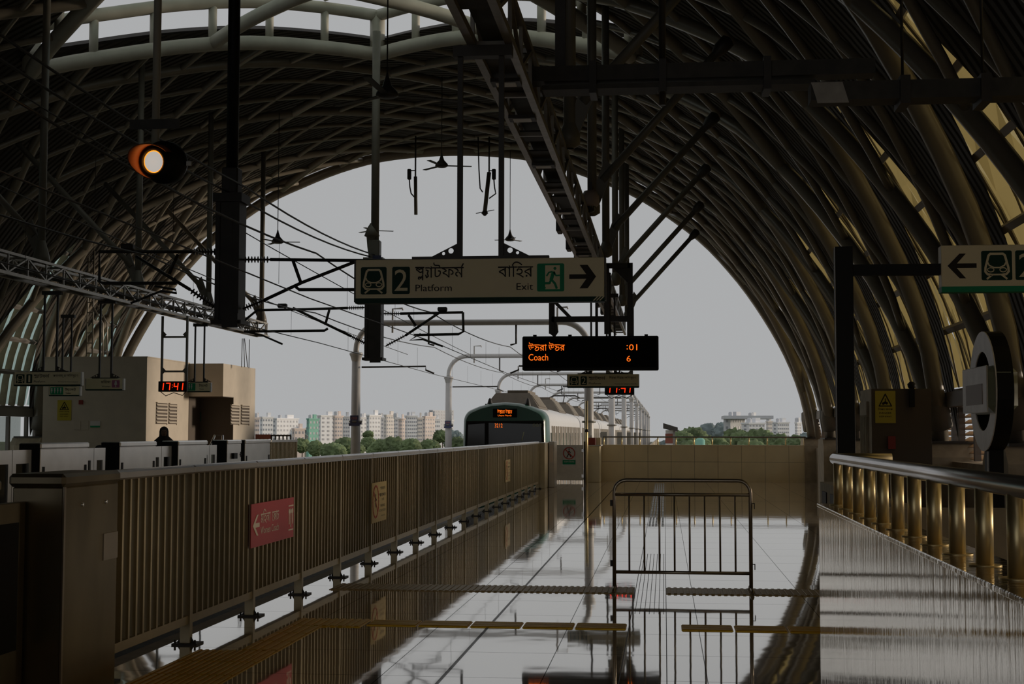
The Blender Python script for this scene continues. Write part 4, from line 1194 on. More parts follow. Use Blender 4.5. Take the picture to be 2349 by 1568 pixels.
part('stem', MB().box(tc.x - .04, tc.x + .08, 12.9, 13.1, 0, tc.z - R * .9), 'black_paint', t)
part('stem_clips', MB().box(tc.x - .05, tc.x - .04, 12.93, 12.95, tc.z - R * 1.5, tc.z - R), 'white_board', t)
hb = at(2272, 840, Y=13.0).z - at(2272, 950, Y=13.0).z
cb = at(2272, 895, Y=13.0)
bx = MB().obox(cb, u_, n_, UZ, 1.02, .26, hb, .07)
part('name_box', bx, 'totem_side', t)
part('name_face', MB().obox(cb + n_ * .135, u_, n_, UZ, .98, .012, hb * .95, .005), 'white_board', t)
part('worn_patch', MB().obox(cb + n_ * .143 - UZ * .04, u_, n_, UZ, .66, .004, hb * .42, .001), 'totem_smear', t)

# dark lift box with yellow notice at the right
Y = 23.5; xl, xr = at(2000, 900, Y=Y).x, at(2136, 900, Y=Y).x; zt = at(2050, 891, Y=Y).z
t = thing('service_cabin', 'dark boxy cabin with fluted side coloured pale as lit behind the right black post', 'cabin', ((xl + xr) / 2, Y + .6, 0))
part('body', MB().box(xl, xr, Y, Y + 1.3, 0, zt), 'doorway_wall', t)
part('lit_side_skin', MB().box(xl - .01, xl, Y + .02, Y + 1.28, 0, zt), 'concrete', t)  # pale colour stands for light falling on the left side
mb = MB().box(xl - .05, xl - .01, Y + .3, Y + 1.1, zt - .45, zt - .2).box(xl - .05, xl - .01, Y + .3, Y + 1.1, .05, .75)
for i in range(4): mb.tube([(xl - .02, Y + .38 + .2 * i, .7), (xl - .02, Y + .38 + .2 * i, zt - .42)], .045, 8)
part('fluted_panel', mb, 'concrete', t)
part('handle_box', MB().box(at(2036, 1000, Y=Y).x, at(2053, 1000, Y=Y).x, Y - .06, Y, at(2040, 1029, Y=Y).z, at(2040, 1000, Y=Y).z), 'red_box', t)
t = thing('danger_notice', 'dim yellow warning notice with a triangle on the dark service cabin', 'sign', (xl + .4, Y - .01, 1.8))
def danger(t, p0, p1, Y):
    a, b_ = at(*p0, Y=Y), at(*p1, Y=Y); x0, x1, z1, z0 = a.x, b_.x, a.z, b_.z; w = x1 - x0; h = z1 - z0
    part('panel', MB().box(x0, x1, Y, Y + .008, z0, z1), 'yellow_sign', t)
    mb = MB(); mb.stroke([(w * .2, h * .53), (w * .8, h * .53), (w * .5, h * .90)], w * .055, (x0, Y - .001, z0), UX, UZ, (0, -.002, 0), closed=True)
    mb.stroke([(w * .38, h * .60), (w * .5, h * .64), (w * .58, h * .61)], w * .12, (x0, Y - .001, z0), UX, UZ, (0, -.002, 0)); mb.stroke([(w * .5, h * .66), (w * .5, h * .76)], w * .04, (x0, Y - .001, z0), UX, UZ, (0, -.002, 0))
    part('triangle', mb, 'sign_black', t)
    mb = MB(); bangla(mb, ['িবপদ', ' ', 'জনক'], (x0 + w * .14, Y - .002, z0 + h * .40), UX, UZ, h * .05, w * .72)
    put_text(mb, 'DANGER', (x0 + w * .2, Y - .003, z0 + h * .28), UX, UZ, w * .6, h * .06); put_text(mb, 'KEEP AWAY', (x0 + w * .2, Y - .003, z0 + h * .18), UX, UZ, w * .6, h * .045)
    part('lettering', mb, 'sign_black', t)
danger(t, (2007, 896), (2055, 970), Y - .012)
t = thing('security_camera', 'small dark camera on a stalk atop the dark service cabin', 'camera', (xl + 1.0, Y - .1, zt))
cx_ = at(2090, 900, Y=Y).x
part('stalk', MB().box(cx_ - .04, cx_ + .04, Y - .1, Y - .02, zt - .3, zt + .02), 'black_paint', t)
part('head', MB().lathe([(.02, -.05), (.06, 0), (.07, .05), (.03, .09)], (cx_, Y - .06, zt + .02), (0, 0, 1), 10), 'black_paint', t)

# ------------------------------------------------------------------ cross trunking at the upper right
Y = 12.0
t = thing('cable_trunking', 'dark steel trunking crossing overhead from the girder to the right', 'trunking', (.3, Y, 4.6))
a, b_ = at(1218, 142, Y=Y), at(2008, 150, Y=Y)
part('channel', MB().box(a.x, b_.x, Y, Y + .2, 4.56, 4.69), 'tray_steel', t)
part('lower_channel', MB().box(a.x + .1, b_.x - .5, Y - .02, Y + .24, 4.48, 4.52), 'tray_steel', t)
for px in (1360, 1520, 1760):
    x = at(px, 160, Y=Y).x
    part('bracket', MB().box(x - .03, x + .03, Y - .04, Y + .26, 4.44, 4.72), 'dark_steel', t)
t = thing('cable_trunking', 'lower second length of dark trunking reaching the right edge of the frame', 'trunking', (2.2, Y, 4.4))
a, b_ = at(1860, 180, Y=11.6), at(2349, 180, Y=11.6)
part('channel', MB().box(a.x, b_.x + .8, 11.6, 11.85, 4.25, 4.40), 'tray_steel', t)
part('end_plate', MB().prism([(0, 0), (.25, 0), (.2, .17), (-.05, .17)], (a.x + .05, 11.59, 4.22), UX, UZ, (0, -.01, 0)), 'galvanised', t)
for px in (2075, 2260):
    x = at(px, 160, Y=11.6).x
    part('hanger_rod', MB().tube([(x, 11.7, 4.4), (x, 11.7, roof_z(x))], .012, 6), 'wire', t)
    part('bracket', MB().box(x - .04, x + .04, 11.56, 11.9, 4.2, 4.43), 'dark_steel', t)
t = thing('trunking_hanger', 'dark vertical steel tube holding the overhead trunking up', 'hanger', (-.9, 12.1, 4.7))
part('tube', MB().box(-.92, -.83, 12.05, 12.15, 4.69, roof_z(-.9)), 'dark_steel', t)
t = thing('trunking_hanger', 'thin dark tube crossing the trunking right of the girder', 'hanger', (0, 12.1, 4.7))
part('tube', MB().tube([(0, 12.1, 4.35), (0, 12.1, roof_z(0))], .03, 8), 'dark_steel', t)

# dome camera on the third hanger
p = at(1355, 465, Y=21.0)
t = thing('dome_camera', 'dome camera hanging from the tube beside the overhead girder', 'camera', (p.x, 20.9, p.z))
part('housing', MB().lathe([(.03, .16), (.09, .15), (.135, .07), (.135, -.05), (.10, -.08), (.001, -.08)], (p.x, 20.85, p.z), (0, 0, 1), 20), 'totem_smear', t)
part('dome', MB().lathe([(.085, -.08), (.08, -.12), (.05, -.16), (.001, -.175)], (p.x, 20.85, p.z), (0, 0, 1), 18), 'train_glass', t)
part('arm', MB().bar((p.x, 20.85, p.z + .14), (p.x, 20.85, p.z + .28), .06, .06).bar((p.x, 20.85, p.z + .25), (-1.06, 21.15, p.z + .25), .05, .05), 'dark_steel', t)

# ------------------------------------------------------------------ signal lamp hung over the near track
Y = 12.5
c = at(383, 373, Y=Y); f_ = at(345, 370, Y=Y - .28)
axs = (f_ - c).normalized()
t = thing('signal_lamp', 'round railway signal glowing orange white hung from a tall pole', 'signal', tuple(c))
part('housing', MB().lathe([(.001, -.10), (.16, -.10), (.195, -.02), (.195, .08), (.13, .16)], c, axs, 28), 'black_paint', t)
part('barrel', MB().lathe([(.13, .14), (.125, .25), (.105, .25), (.105, .2)], c, axs, 24), 'black_paint', t)
lp = c + axs * .23
part('lens', MB().lathe([(.001, .012), (.06, .010), (.092, .0)], lp, axs, 24), 'signal_core', t)
part('lens_rim', MB().lathe([(.092, .001), (.102, -.001)], lp, axs, 28), 'signal_rim', t)
# hood: an open half shell standing out at the upper left
mb = MB(); e1 = V3((0, 0, 1)); e1 = (e1 - axs * e1.dot(axs)).normalized(); e2 = axs.cross(e1)
n = 20; P = []
for k in range(n + 1):
    q = PI * .30 - .62 * PI + 1.24 * PI * k / n
    dr = e1 * math.cos(q) + e2 * math.sin(q); L = .22 * (.5 + .5 * math.cos((q - PI * .30) * 1.3)) + .01
    for rr in (.150, .158):
        P += [c + axs * .14 + dr * rr, c + axs * (.2 + L) + dr * rr]
mb.add(P, [(4 * k, 4 * k + 1, 4 * k + 5, 4 * k + 4) for k in range(n)] + [(4 * k + 2, 4 * k + 6, 4 * k + 7, 4 * k + 3) for k in range(n)] + [(4 * k + 1, 4 * k + 3, 4 * k + 7, 4 * k + 5) for k in range(n)], True)
part('hood', mb, 'visor_lens_glow', t)
pp = at(357, 300, Y=Y)
part('pole', MB().tube([(pp.x, Y, c.z + .15), (pp.x, Y, roof_z(pp.x))], .036, 12), 'rim_paint', t)
part('number_board', MB().box(at(302, 287, Y=Y).x, at(416, 287, Y=Y).x, Y - .05, Y - .04, at(350, 298, Y=Y).z, at(350, 276, Y=Y).z), 'tray_steel', t)
part('lock', MB().box(c.x + .2, c.x + .245, Y - .05, Y - .02, c.z - .04, c.z + .0), 'galvanised', t)
pl_ = bpy.data.lights.new('signal_glow', 'POINT'); pl_.energy = .8; pl_.color = (1, .38, .06); pl_.shadow_soft_size = .05
po = bpy.data.objects.new('signal_glow', pl_); sc.collection.objects.link(po); po.location = lp + axs * .07

# ------------------------------------------------------------------ overhead line masts between the tracks
def insul(mb, p0, p1, n=8, r=.055):
    p0, p1 = V3(p0), V3(p1); ax = (p1 - p0); L = ax.length
    mb.tube([p0, p1], .016, 6)
    for i in range(n):
        z = L * (.1 + .8 * i / (n - 1)); mb.lathe([(.014, z - .012), (r, z), (.014, z + .006)], p0, ax, 10)
def mast(Y, x, zb, zs, wl, lab, ztop):
    t = thing('line_mast', lab, 'mast', (x, Y, zb))
    w = .17
    part('box_column', MB().box(x - w, x + w, Y - w, Y + w, zb, zs, .01).box(x - w - .02, x - w + .05, Y - w - .03, Y + w, zb, zs).box(x + w - .05, x + w + .02, Y - w - .03, Y + w, zb, zs), 'dark_steel', t)
    part('foot_plate', MB().box(x - .24, x + .24, Y - .22, Y + .22, zb - .06, zb).box(x - .05, x + .2, Y - .26, Y - .22, zb - .12, zb + .10), 'dark_steel', t)
    part('collar', MB().box(x - .23, x + .23, Y - .23, Y + .23, zs - .06, zs + .08).box(x - .13, x + .13, Y - .13, Y + .13, zs + .08, zs + .5, .02), 'dark_steel' if wl else 'hanger_paint', t)
    part('upper_tube', MB().tube([(x, Y, zs + .4), (x, Y, ztop)], .095, 14), 'black_paint' if wl else 'hanger_paint', t)
    return t
def arm(parent, Y, pts, r=.026):
    part('arm_tube', MB().tube([at(*q, Y=Y) for q in pts], r, 8, up=(0, 1, 0)), 'wire', parent)
def arm_ins(parent, Y, p0, p1):
    mb = MB(); insul(mb, at(*p0, Y=Y), at(*p1, Y=Y)); part('insulator', mb, 'insulator', parent)
MY = 21.5
m2 = mast(MY, -6.72, 3.28, 5.18, True, 'thick dark overhead line mast at left centre, hanging between the tracks', roof_z(-6.72) + .1)
for p0, p1 in (((557, 595), (620, 595)), ((557, 708), (606, 688)), ((498, 577), (440, 577)), ((496, 706), (436, 664))): arm_ins(m2, MY, p0, p1)
for q in ([(620, 595), (815, 597), (1040, 598)], [(606, 688), (692, 648), (815, 600)], [(672, 597), (690, 648)], [(676, 655), (686, 664), (900, 664)],
          [(440, 577), (228, 577), (228, 645), (236, 649), (405, 649)], [(436, 664), (312, 588)], [(408, 583), (388, 628)], [(405, 649), (400, 638)]): arm(m2, MY, q)
part('messenger_clamp', MB().obox(at(293, 566, Y=MY), (1, 0, 0), (0, 1, 0), (0, 0, 1), .2, .12, .10, .02), 'wire', m2)
part('registration_arm', MB().tube([at(355, 656, Y=MY), at(403, 664, Y=MY), at(405, 672, Y=MY), at(370, 667, Y=MY), at(300, 695, Y=MY)], .018, 6), 'wire', m2)
MY = 32.3
m3 = mast(MY, -6.66, 3.27, 5.5, False, 'slimmer far overhead line mast passing behind the large Platform 2 and Exit sign', roof_z(-6.66) + .1)
for p0, p1 in (((836, 705), (798, 706)), ((838, 787), (806, 771)), ((880, 719), (918, 719)), ((885, 793), (930, 769))): arm_ins(m3, MY, p0, p1)
for q in ([(798, 706), (700, 709), (590, 711), (553, 741)], [(806, 771), (672, 706)], [(756, 708), (746, 745)], [(752, 753), (744, 758), (560, 760)],
          [(918, 719), (1062, 716)], [(1062, 716), (1063, 760), (1052, 766), (950, 768)], [(930, 769), (1012, 714)], [(937, 722), (954, 747)]): arm(m3, MY, q, .03)
for px, py in ((648, 701), (1015, 709)):
    part('messenger_clamp', MB().obox(at(px, py, Y=MY), (1, 0, 0), (0, 1, 0), (0, 0, 1), .22, .12, .10, .02), 'wire', m3)
part('registration_arm', MB().tube([at(965, 765, Y=MY), at(940, 780, Y=MY), at(970, 778, Y=MY), at(1016, 794, Y=MY)], .022, 6), 'wire', m3)
part('registration_arm', MB().tube([at(560, 760, Y=MY), at(600, 768, Y=MY), at(648, 789, Y=MY)], .022, 6), 'wire', m3)
part('lamp_head', MB().lathe([(.04, .75), (.12, .62), (.18, .45), (.13, .42), (.11, .2), (.08, .0)], at(853, 585, Y=MY), (0, 0, 1), 16), 'hanger_paint', m3)
part('number_plate', MB().box(-6.66, -6.46, MY - .25, MY - .24, 5.48, 5.62), 'blue_plate', m3)
m1_y = 10.7
def span(name, pts, r, lab, group=None, sag=0.0, n=8):
    P = []
    for a, b_ in zip(pts, pts[1:]):
        a, b_ = V3(a), V3(b_)
        for k in range(n):
            t_ = k / n; P.append(a + (b_ - a) * t_ - UZ * (4 * sag * t_ * (1 - t_)))
    P.append(V3(pts[-1]))
    solo(name, MB().tube(P, r, 5), 'wire', lab, 'overhead wire', loc=tuple(P[len(P) // 2]), group=group)
CY = [-1.0, 10.7, 21.5, 32.3, 49.5, 71, 94, 117, 140]
for tx, side in ((-5.35, 'right'), (-8.05, 'left')):
    span('messenger_wire', [(tx, y, 4.32 if y < 40 else 4.55) for y in CY], .014, 'upper catenary wire over the %s track, sagging between the masts' % side, sag=.13)
    span('contact_wire', [(tx - .1 + .2 * (i % 2), y, 3.62) for i, y in enumerate(CY)], .010, 'lower contact wire running level above the %s track' % side)
    mb = MB()
    for a, b_ in zip(CY, CY[1:]):
        for k in range(1, 5):
            t_ = k / 5; y = a + (b_ - a) * t_; zt_ = 4.32 - 4 * .13 * t_ * (1 - t_) + (.1 if y > 40 else 0)
            mb.tube([(tx, y, 3.62), (tx, y, zt_)], .003, 4)
    solo('droppers', mb, 'wire', 'fine vertical droppers tying the two wires over the %s track together' % side, 'overhead wire', loc=(tx, 30, 4), kind='stuff')
for dx, dz, lab in ((-.12, 0, 'lower of the two slack feeder cables swooping from mast to mast'), (.10, .10, 'upper of the two slack feeder cables swooping from mast to mast')):
    span('feeder_cable', [(-6.6 + dx, 0, 5.6 + dz), (-6.6 + dx, 10.7, 5.5 + dz), (-6.6 + dx, 21.5, 5.28 + dz), (-6.7 + dx * .5, 32.3, 5.62 + dz * .4)], .017, lab, sag=.12)
for tx, zz, lab in ((-9.6, 5.0, 'left'), (-7.4, 5.15, 'right')):
    span('stay_wire', [(tx, 12, zz + .5), (tx, 26, zz - .1), (tx + .6, 49.5, 4.3)], .010, 'thin stay wire crossing the scene beyond the masts, %s of the pair' % lab, sag=.05)

# ------------------------------------------------------------------ fans and aerials in the mouth of the hall
def fan(px, py, Y, sz_, L, rz, lab, ztop=None):
    p = at(px, py, Y=Y)
    t = thing('ceiling_fan', lab, 'fan', tuple(p))
    part('motor_cone', MB().lathe([(.012, .32), (.03, .24), (.07, .12), (.16, .02), (.17, -.03), (.12, -.06), (.001, -.06)], (0, 0, 0), (0, 0, sz_), 16), 'dark_steel', t, local=True)
    part('down_rod', MB().tube([(0, 0, .3), (0, 0, (ztop or roof_z(p.x)) - p.z)], .011, 6), 'wire', t, local=True)
    for k in range(3):
        a_ = rz + 2 * PI * k / 3
        d = V3((math.cos(a_), math.sin(a_), 0)); s_ = V3((-d.y, d.x, 0))
        part('blade', MB().obox(d * (.16 + L / 2) - UZ * .02, d, s_, UZ, L, .11, .012), 'dark_steel', t, local=True)
fan(1013, 378, 36, 1, .62, .25, 'fan with a conical motor hanging in front of the top of the hall mouth')
fan(1170, 548, 45.5, 1, .35, .9, 'small low fan between the large sign and the overhead girder')
fan(637, 553, 38, 1, .45, .15, 'small fan hanging left of the large hanging sign against the sky')
fan(888, 215, 20.5, 1, .95, .45, 'dark fan high up right of the slim mast, blades spread against the roof')
fan(855, 527, 44, 1, .5, .35, 'fan half hidden behind the slim far mast above the large sign')
for (p_, q_, bx_, lab) in (((953, 405), (954, 492), (939, 400), 'left slim aerial hanging below the roof edge in front of the sky'), ((1122, 395), (1112, 486), (1133, 400), 'right leaning aerial with a box hanging below the roof edge')):
    Y = 43.5; a, b_, bb = at(*p_, Y=Y), at(*q_, Y=Y), at(*bx_, Y=Y)
    t = thing('aerial', lab, 'antenna', tuple(a))
    part('radome', MB().tube([a, b_], .065 if p_[0] > 1000 else .055, 12), 'hanger_paint', t)
    part('bracket_pole', MB().tube([(a.x, Y, a.z - .05), (a.x, Y, roof_z(a.x))], .025, 8), 'wire', t)
    part('radio_box', MB().box(bb.x - .06, bb.x + .06, Y - .05, Y + .05, bb.z - .16, bb.z + .17, .02), 'dark_steel', t)
    part('box_arm', MB().bar((bb.x, Y, bb.z + .12), (a.x, Y, bb.z + .12), .03, .03), 'dark_steel', t)
    part('cable', MB().tube([(bb.x, Y, bb.z - .15), (bb.x + .02, Y, bb.z - .4), (bb.x + .06, Y, bb.z - .6), (a.x, Y, bb.z - .75)], .02, 6), 'wire', t)
    if p_[0] > 1000:
        part('loose_cable', MB().tube([(a.x - .35, Y, roof_z(a.x)), (a.x - .32, Y, a.z + .1), (a.x - .28, Y, a.z - .5), (a.x - .2, Y, a.z - .62)], .02, 6), 'wire', t)
        part('end_star', MB().bar(b_ - V3((.28, 0, .04)), b_ + V3((.3, 0, .06)), .02, .02).lathe([(.03, .1), (.11, -.04), (.03, -.12)], b_, (0, 0, 1), 10), 'dark_steel', t)

# ------------------------------------------------------------------ washroom block on the far platform
XA, XB_, XC = -17.6, -14.55, -13.47
YA, YB_, YC, YD = 38.9, 42.5, 43.6, 46.6
ZR = 3.66
t = thing('washroom_block', 'beige plastered washroom block with louvred openings on the far left platform', 'building', ((XA + XC) / 2, 42, 0))
part('front_block', MB().box(XA, XB_, YA, YB_, 0, ZR), 'plaster', t)
mb = MB().box(XB_, XC, YB_, YC, 2.65, ZR).box(XA, XC - .75, YC, YD, 0, ZR).box(XC - .76, XC, YC, YD - .75, 0, ZR)
mb.lathe([(.75, 0), (.75, ZR), (.001, ZR)], (XC - .75, YD - .75, 0), (0, 0, 1), 40)
part('rear_block', mb, 'plaster', t)
part('doorway_wall', MB().box(XB_ + .005, XC - .005, YC - .02, YC, 0, 2.65).box(XB_, XB_ + .01, YB_, YC, 0, 2.65), 'doorway_wall', t)  # dark colour stands for the shade inside the recess
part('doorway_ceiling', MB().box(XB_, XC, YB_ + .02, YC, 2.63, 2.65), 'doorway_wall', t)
part('parapet_cap', MB().box(XA - .02, XB_ + .02, YA - .02, YB_, ZR, ZR + .03), 'plaster', t)
for pa, pb, xx, lab in (((357, 972), (383, 925), XB_, 1), ((386, 972), (405, 927), XB_, 2), ((528, 973), (548, 930), XC, 3), ((552, 973), (571, 931), XC, 4)):
    a, b_ = at(*pa, X=xx), at(*pb, X=xx)
    fr = part('louvre_window', MB().box(xx + .001, xx + .012, a.y, b_.y, a.z, b_.z), 'doorway_wall', t)  # flat dark sheet painted as the shade of the opening
    mb = MB(); n_ = 6
    for i in range(n_):
        z = a.z + (b_.z - a.z) * (i + .5) / n_
        mb.obox((xx + .025, (a.y + b_.y) / 2, z), (0, 1, 0), (.6, 0, -.75), (.75, 0, .6), (b_.y - a.y) * .96, .055, .012)
    part('blades', mb, 'plaster', fr)
    part('surround', MB().box(xx + .0, xx + .02, b_.y, b_.y + .04, a.z - .03, b_.z + .03).box(xx + .0, xx + .05, a.y, b_.y, b_.z, b_.z + .03), 'plaster', fr)
# things on the wall of the block
t = thing('danger_notice', 'bright yellow warning notice with a triangle on the beige washroom block', 'sign', (-17, YA - .02, 2))
danger(t, (132, 917), (163, 964), YA - .012)
def wallbox(name, lab, cat, p0, p1, Y, m, d=.05, extra=None):
    a, b_ = at(*p0, Y=Y), at(*p1, Y=Y)
    o = solo(name, MB().box(a.x, b_.x, Y - d, Y, b_.z, a.z, .004), m, lab, cat, loc=tuple((a + b_) / 2)); return o, a, b_
wallbox('fire_call_point', 'small red call box on the beige block right of the yellow notice', 'box', (182, 917), (191, 927), YA, 'red_box')
wallbox('wall_notice', 'pale square notice on the beige block, left of a twin', 'sign', (171, 964), (185, 985), YA, 'plaster', .012)
wallbox('wall_notice', 'pale square notice on the beige block, right of a twin', 'sign', (187, 964), (203, 986), YA, 'plaster', .012)
t = thing('wall_notice', 'white notice with a dark green foot on the beige block', 'sign', (-16.5, YA, 1.8))
a, b_ = at(208, 965, Y=YA), at(230, 980, Y=YA)
part('panel', MB().box(a.x, b_.x, YA - .02, YA, b_.z, a.z), 'white_paint', t); part('foot_strip', MB().box(a.x, b_.x, YA - .024, YA - .02, b_.z, b_.z + .05), 'exit_green', t)
for i, (p0, p1) in enumerate((((431, 945), (446, 966)), ((447, 945), (461, 966)))):
    a, b_ = at(*p0, Y=YC - .02), at(*p1, Y=YC - .02)
    t = thing('restroom_plate', 'dark green restroom plate inside the doorway, %s of the pair' % ('left' if i == 0 else 'right'), 'sign', tuple((a + b_) / 2))
    part('plate', MB().box(a.x, b_.x, YC - .04, YC - .02, b_.z, a.z), 'sign_green', t)
    cxx = (a.x + b_.x) / 2
    part('figure', MB().box(cxx - .03, cxx + .03, YC - .044, YC - .04, b_.z + .07, a.z - .09).box(cxx - .02, cxx + .02, YC - .044, YC - .04, a.z - .07, a.z - .03), 'white_paint', t)
# cage ladder on the block and bent pipes beside it
Y = 40.2
t = thing('wall_ladder', 'slim steel ladder rising from the washroom block roof to the left girder', 'ladder', (-16.2, Y, ZR))
xa, xb = at(201, 700, Y=Y).x, at(214, 700, Y=Y).x
zt = at(205, 575, Y=Y).z
for x in (xa, xb): part('stile', MB().tube([(x, Y, ZR + .03), (x, Y, zt)], .025, 6), 'hanger_paint', t)
z = ZR + .2
while z < zt: part('rung', MB().tube([(xa, Y, z), (xb, Y, z)], .016, 6), 'hanger_paint', t); z += .3
t = thing('bent_pipes', 'pair of kinked steel pipes running down onto the washroom block roof', 'pipe', (-15.7, Y, ZR))
for dx in (0, 11): part('pipe', MB().tube([at(212 + dx, 700, Y=Y), at(236 + dx * .9, 741, Y=Y), at(236 + dx * .9, 818, Y=Y)], .022, 6), 'galvanised', t)
t = thing('stay_cables', 'bundle of thin cables dropping from the girder end to the washroom block', 'cable', (-13, 43, 3.7))
for a_, b_ in (((556, 776), (554, 842)), ((559, 776), (561, 842)), ((561, 776), (568, 842)), ((572, 778), (571, 844))): part('cable', MB().tube([at(*a_, Y=43.5), at(*b_, Y=43.5)], .012, 5), 'wire', t)

# ------------------------------------------------------------------ half height platform doors of the far platform
PX = -9.75
def py(px): return at(px, 1030, X=PX).y
units = [(-85, -4, 'cut off by the left edge of the photo'), (93, 203, 'in front of the left end of the washroom block'), (275, 358, 'just left of the figure in black'), (409, 475, 'just right of the figure in black'), (521, 553, 'with a small dark catch on its face'), (562, 620, 'next to the slatted end panel')]
for i, (a_, b_, lab) in enumerate(units):
    y0, y1 = py(a_), py(b_)
    t = thing('screen_door_housing', 'bright steel platform door housing %s' % lab, 'cabinet', (PX, (y0 + y1) / 2, 0), group='door housings of the far platform')
    part('body', MB().box(PX - .34, PX, y0, y1, 0, 1.28, .01), 'door_white', t)
    part('cap', MB().box(PX - .35, PX + .015, y0 - .01, y1 + .01, 1.28, 1.375, .02), 'door_white', t)
    part('end_plate', MB().box(PX - .345, PX - .005, y0 - .012, y0 - .004, 0, 1.36), 'black_paint', t)
    if i != 4:
        for yy in (y0 + .12, y1 - .12): part('slot', MB().box(PX, PX + .012, yy - .03, yy + .03, .3, 1.0), 'black_paint', t)
    else:
        part('catch', MB().box(PX, PX + .06, y0 + .35, y0 + .6, .95, 1.08), 'black_paint', t); part('cross_mark', MB().box(PX, PX + .01, y0 + 1.0, y0 + 1.04, .98, 1.1).box(PX, PX + .01, y0 + .96, y0 + 1.08, 1.02, 1.05), 'black_paint', t)
for (a_, b_, lab) in ((-4, 93, 'nearest the left edge of the photo'), (203, 258, 'between the first two steel housings'), (358, 409, 'right in front of the figure in black'), (475, 510, 'narrowest in view, near the far end')):
    y0, y1 = py(a_), py(b_); ym = (y0 + y1) / 2
    t = thing('screen_door', 'pair of pale framed glass screen doors %s' % lab, 'door', (PX - .15, ym, 0), group='glass screen doors of the far platform')
    for u0, u1 in ((y0 + .02, ym - .01), (ym + .01, y1 - .02)):
        lf = part('leaf', MB().box(PX - .17, PX - .12, u0, u1, 1.06, 1.27).box(PX - .17, PX - .12, u0, u1, .05, .25).box(PX - .17, PX - .12, u0, u0 + .12, .25, 1.06).box(PX - .17, PX - .12, u1 - .12, u1, .25, 1.06), 'door_white', t)
        part('glass', MB().box(PX - .155, PX - .145, u0 + .12, u1 - .12, .25, 1.06), 'train_glass', lf)
y0, y1 = py(621), py(680)
t = thing('platform_fence', 'short slatted steel fence panel ending the far platform door line', 'fence', (PX, (y0 + y1) / 2, 0))
mb = MB(); n_ = 20
for i in range(n_): yy = y0 + (y1 - y0) * (i + .5) / n_; mb.box(PX - .04, PX + .01, yy - .02, yy + .02, .1, 1.3)
part('slats', mb, 'stainless_slat', t)
part('cap', MB().box(PX - .08, PX + .03, y0, y1, 1.3, 1.36), 'door_white', t)
for yy in (y0 + .02, y1 - .02): part('post', MB().box(PX - .05, PX + .02, yy - .03, yy + .03, 0, 1.3), 'stainless_slat', t)
# small railings beyond
t = thing('stair_rail', 'pale sloping stair handrail in front of the dark doorway', 'railing', (-11.6, 40, 0))
P = [at(483, 1020, Y=38), at(493, 998, Y=38), at(511, 998, Y=38), at(511, 1020, Y=38)]; P[3].z = 0.0; P[0] = P[0] + (P[0] - P[1]) * (P[0].z / (P[1].z - P[0].z))
part('frame', MB().tube(P, .03, 6), 'stainless_bright', t); part('mid_bar', MB().tube([at(488, 1010, Y=38), at(511, 1010, Y=38)], .02, 6), 'stainless_bright', t)
t = thing('low_railing', 'low dark railing just right of the washroom block', 'railing', (-12, 46, 1))
a, b_ = at(588, 998, Y=46), at(667, 998, Y=46)
part('rail', MB().box(a.x, b_.x, 45.98, 46.02, a.z - .03, a.z + .02), 'tray_steel', t)
for i in range(10): x = a.x + (b_.x - a.x) * i / 9; part('post', MB().box(x - .02, x + .02, 45.98, 46.02, .6, a.z), 'tray_steel', t)
part('red_block', MB().box(a.x, a.x + .5, 45.9, 45.98, a.z - .12, a.z + .03), 'b_brick', t)

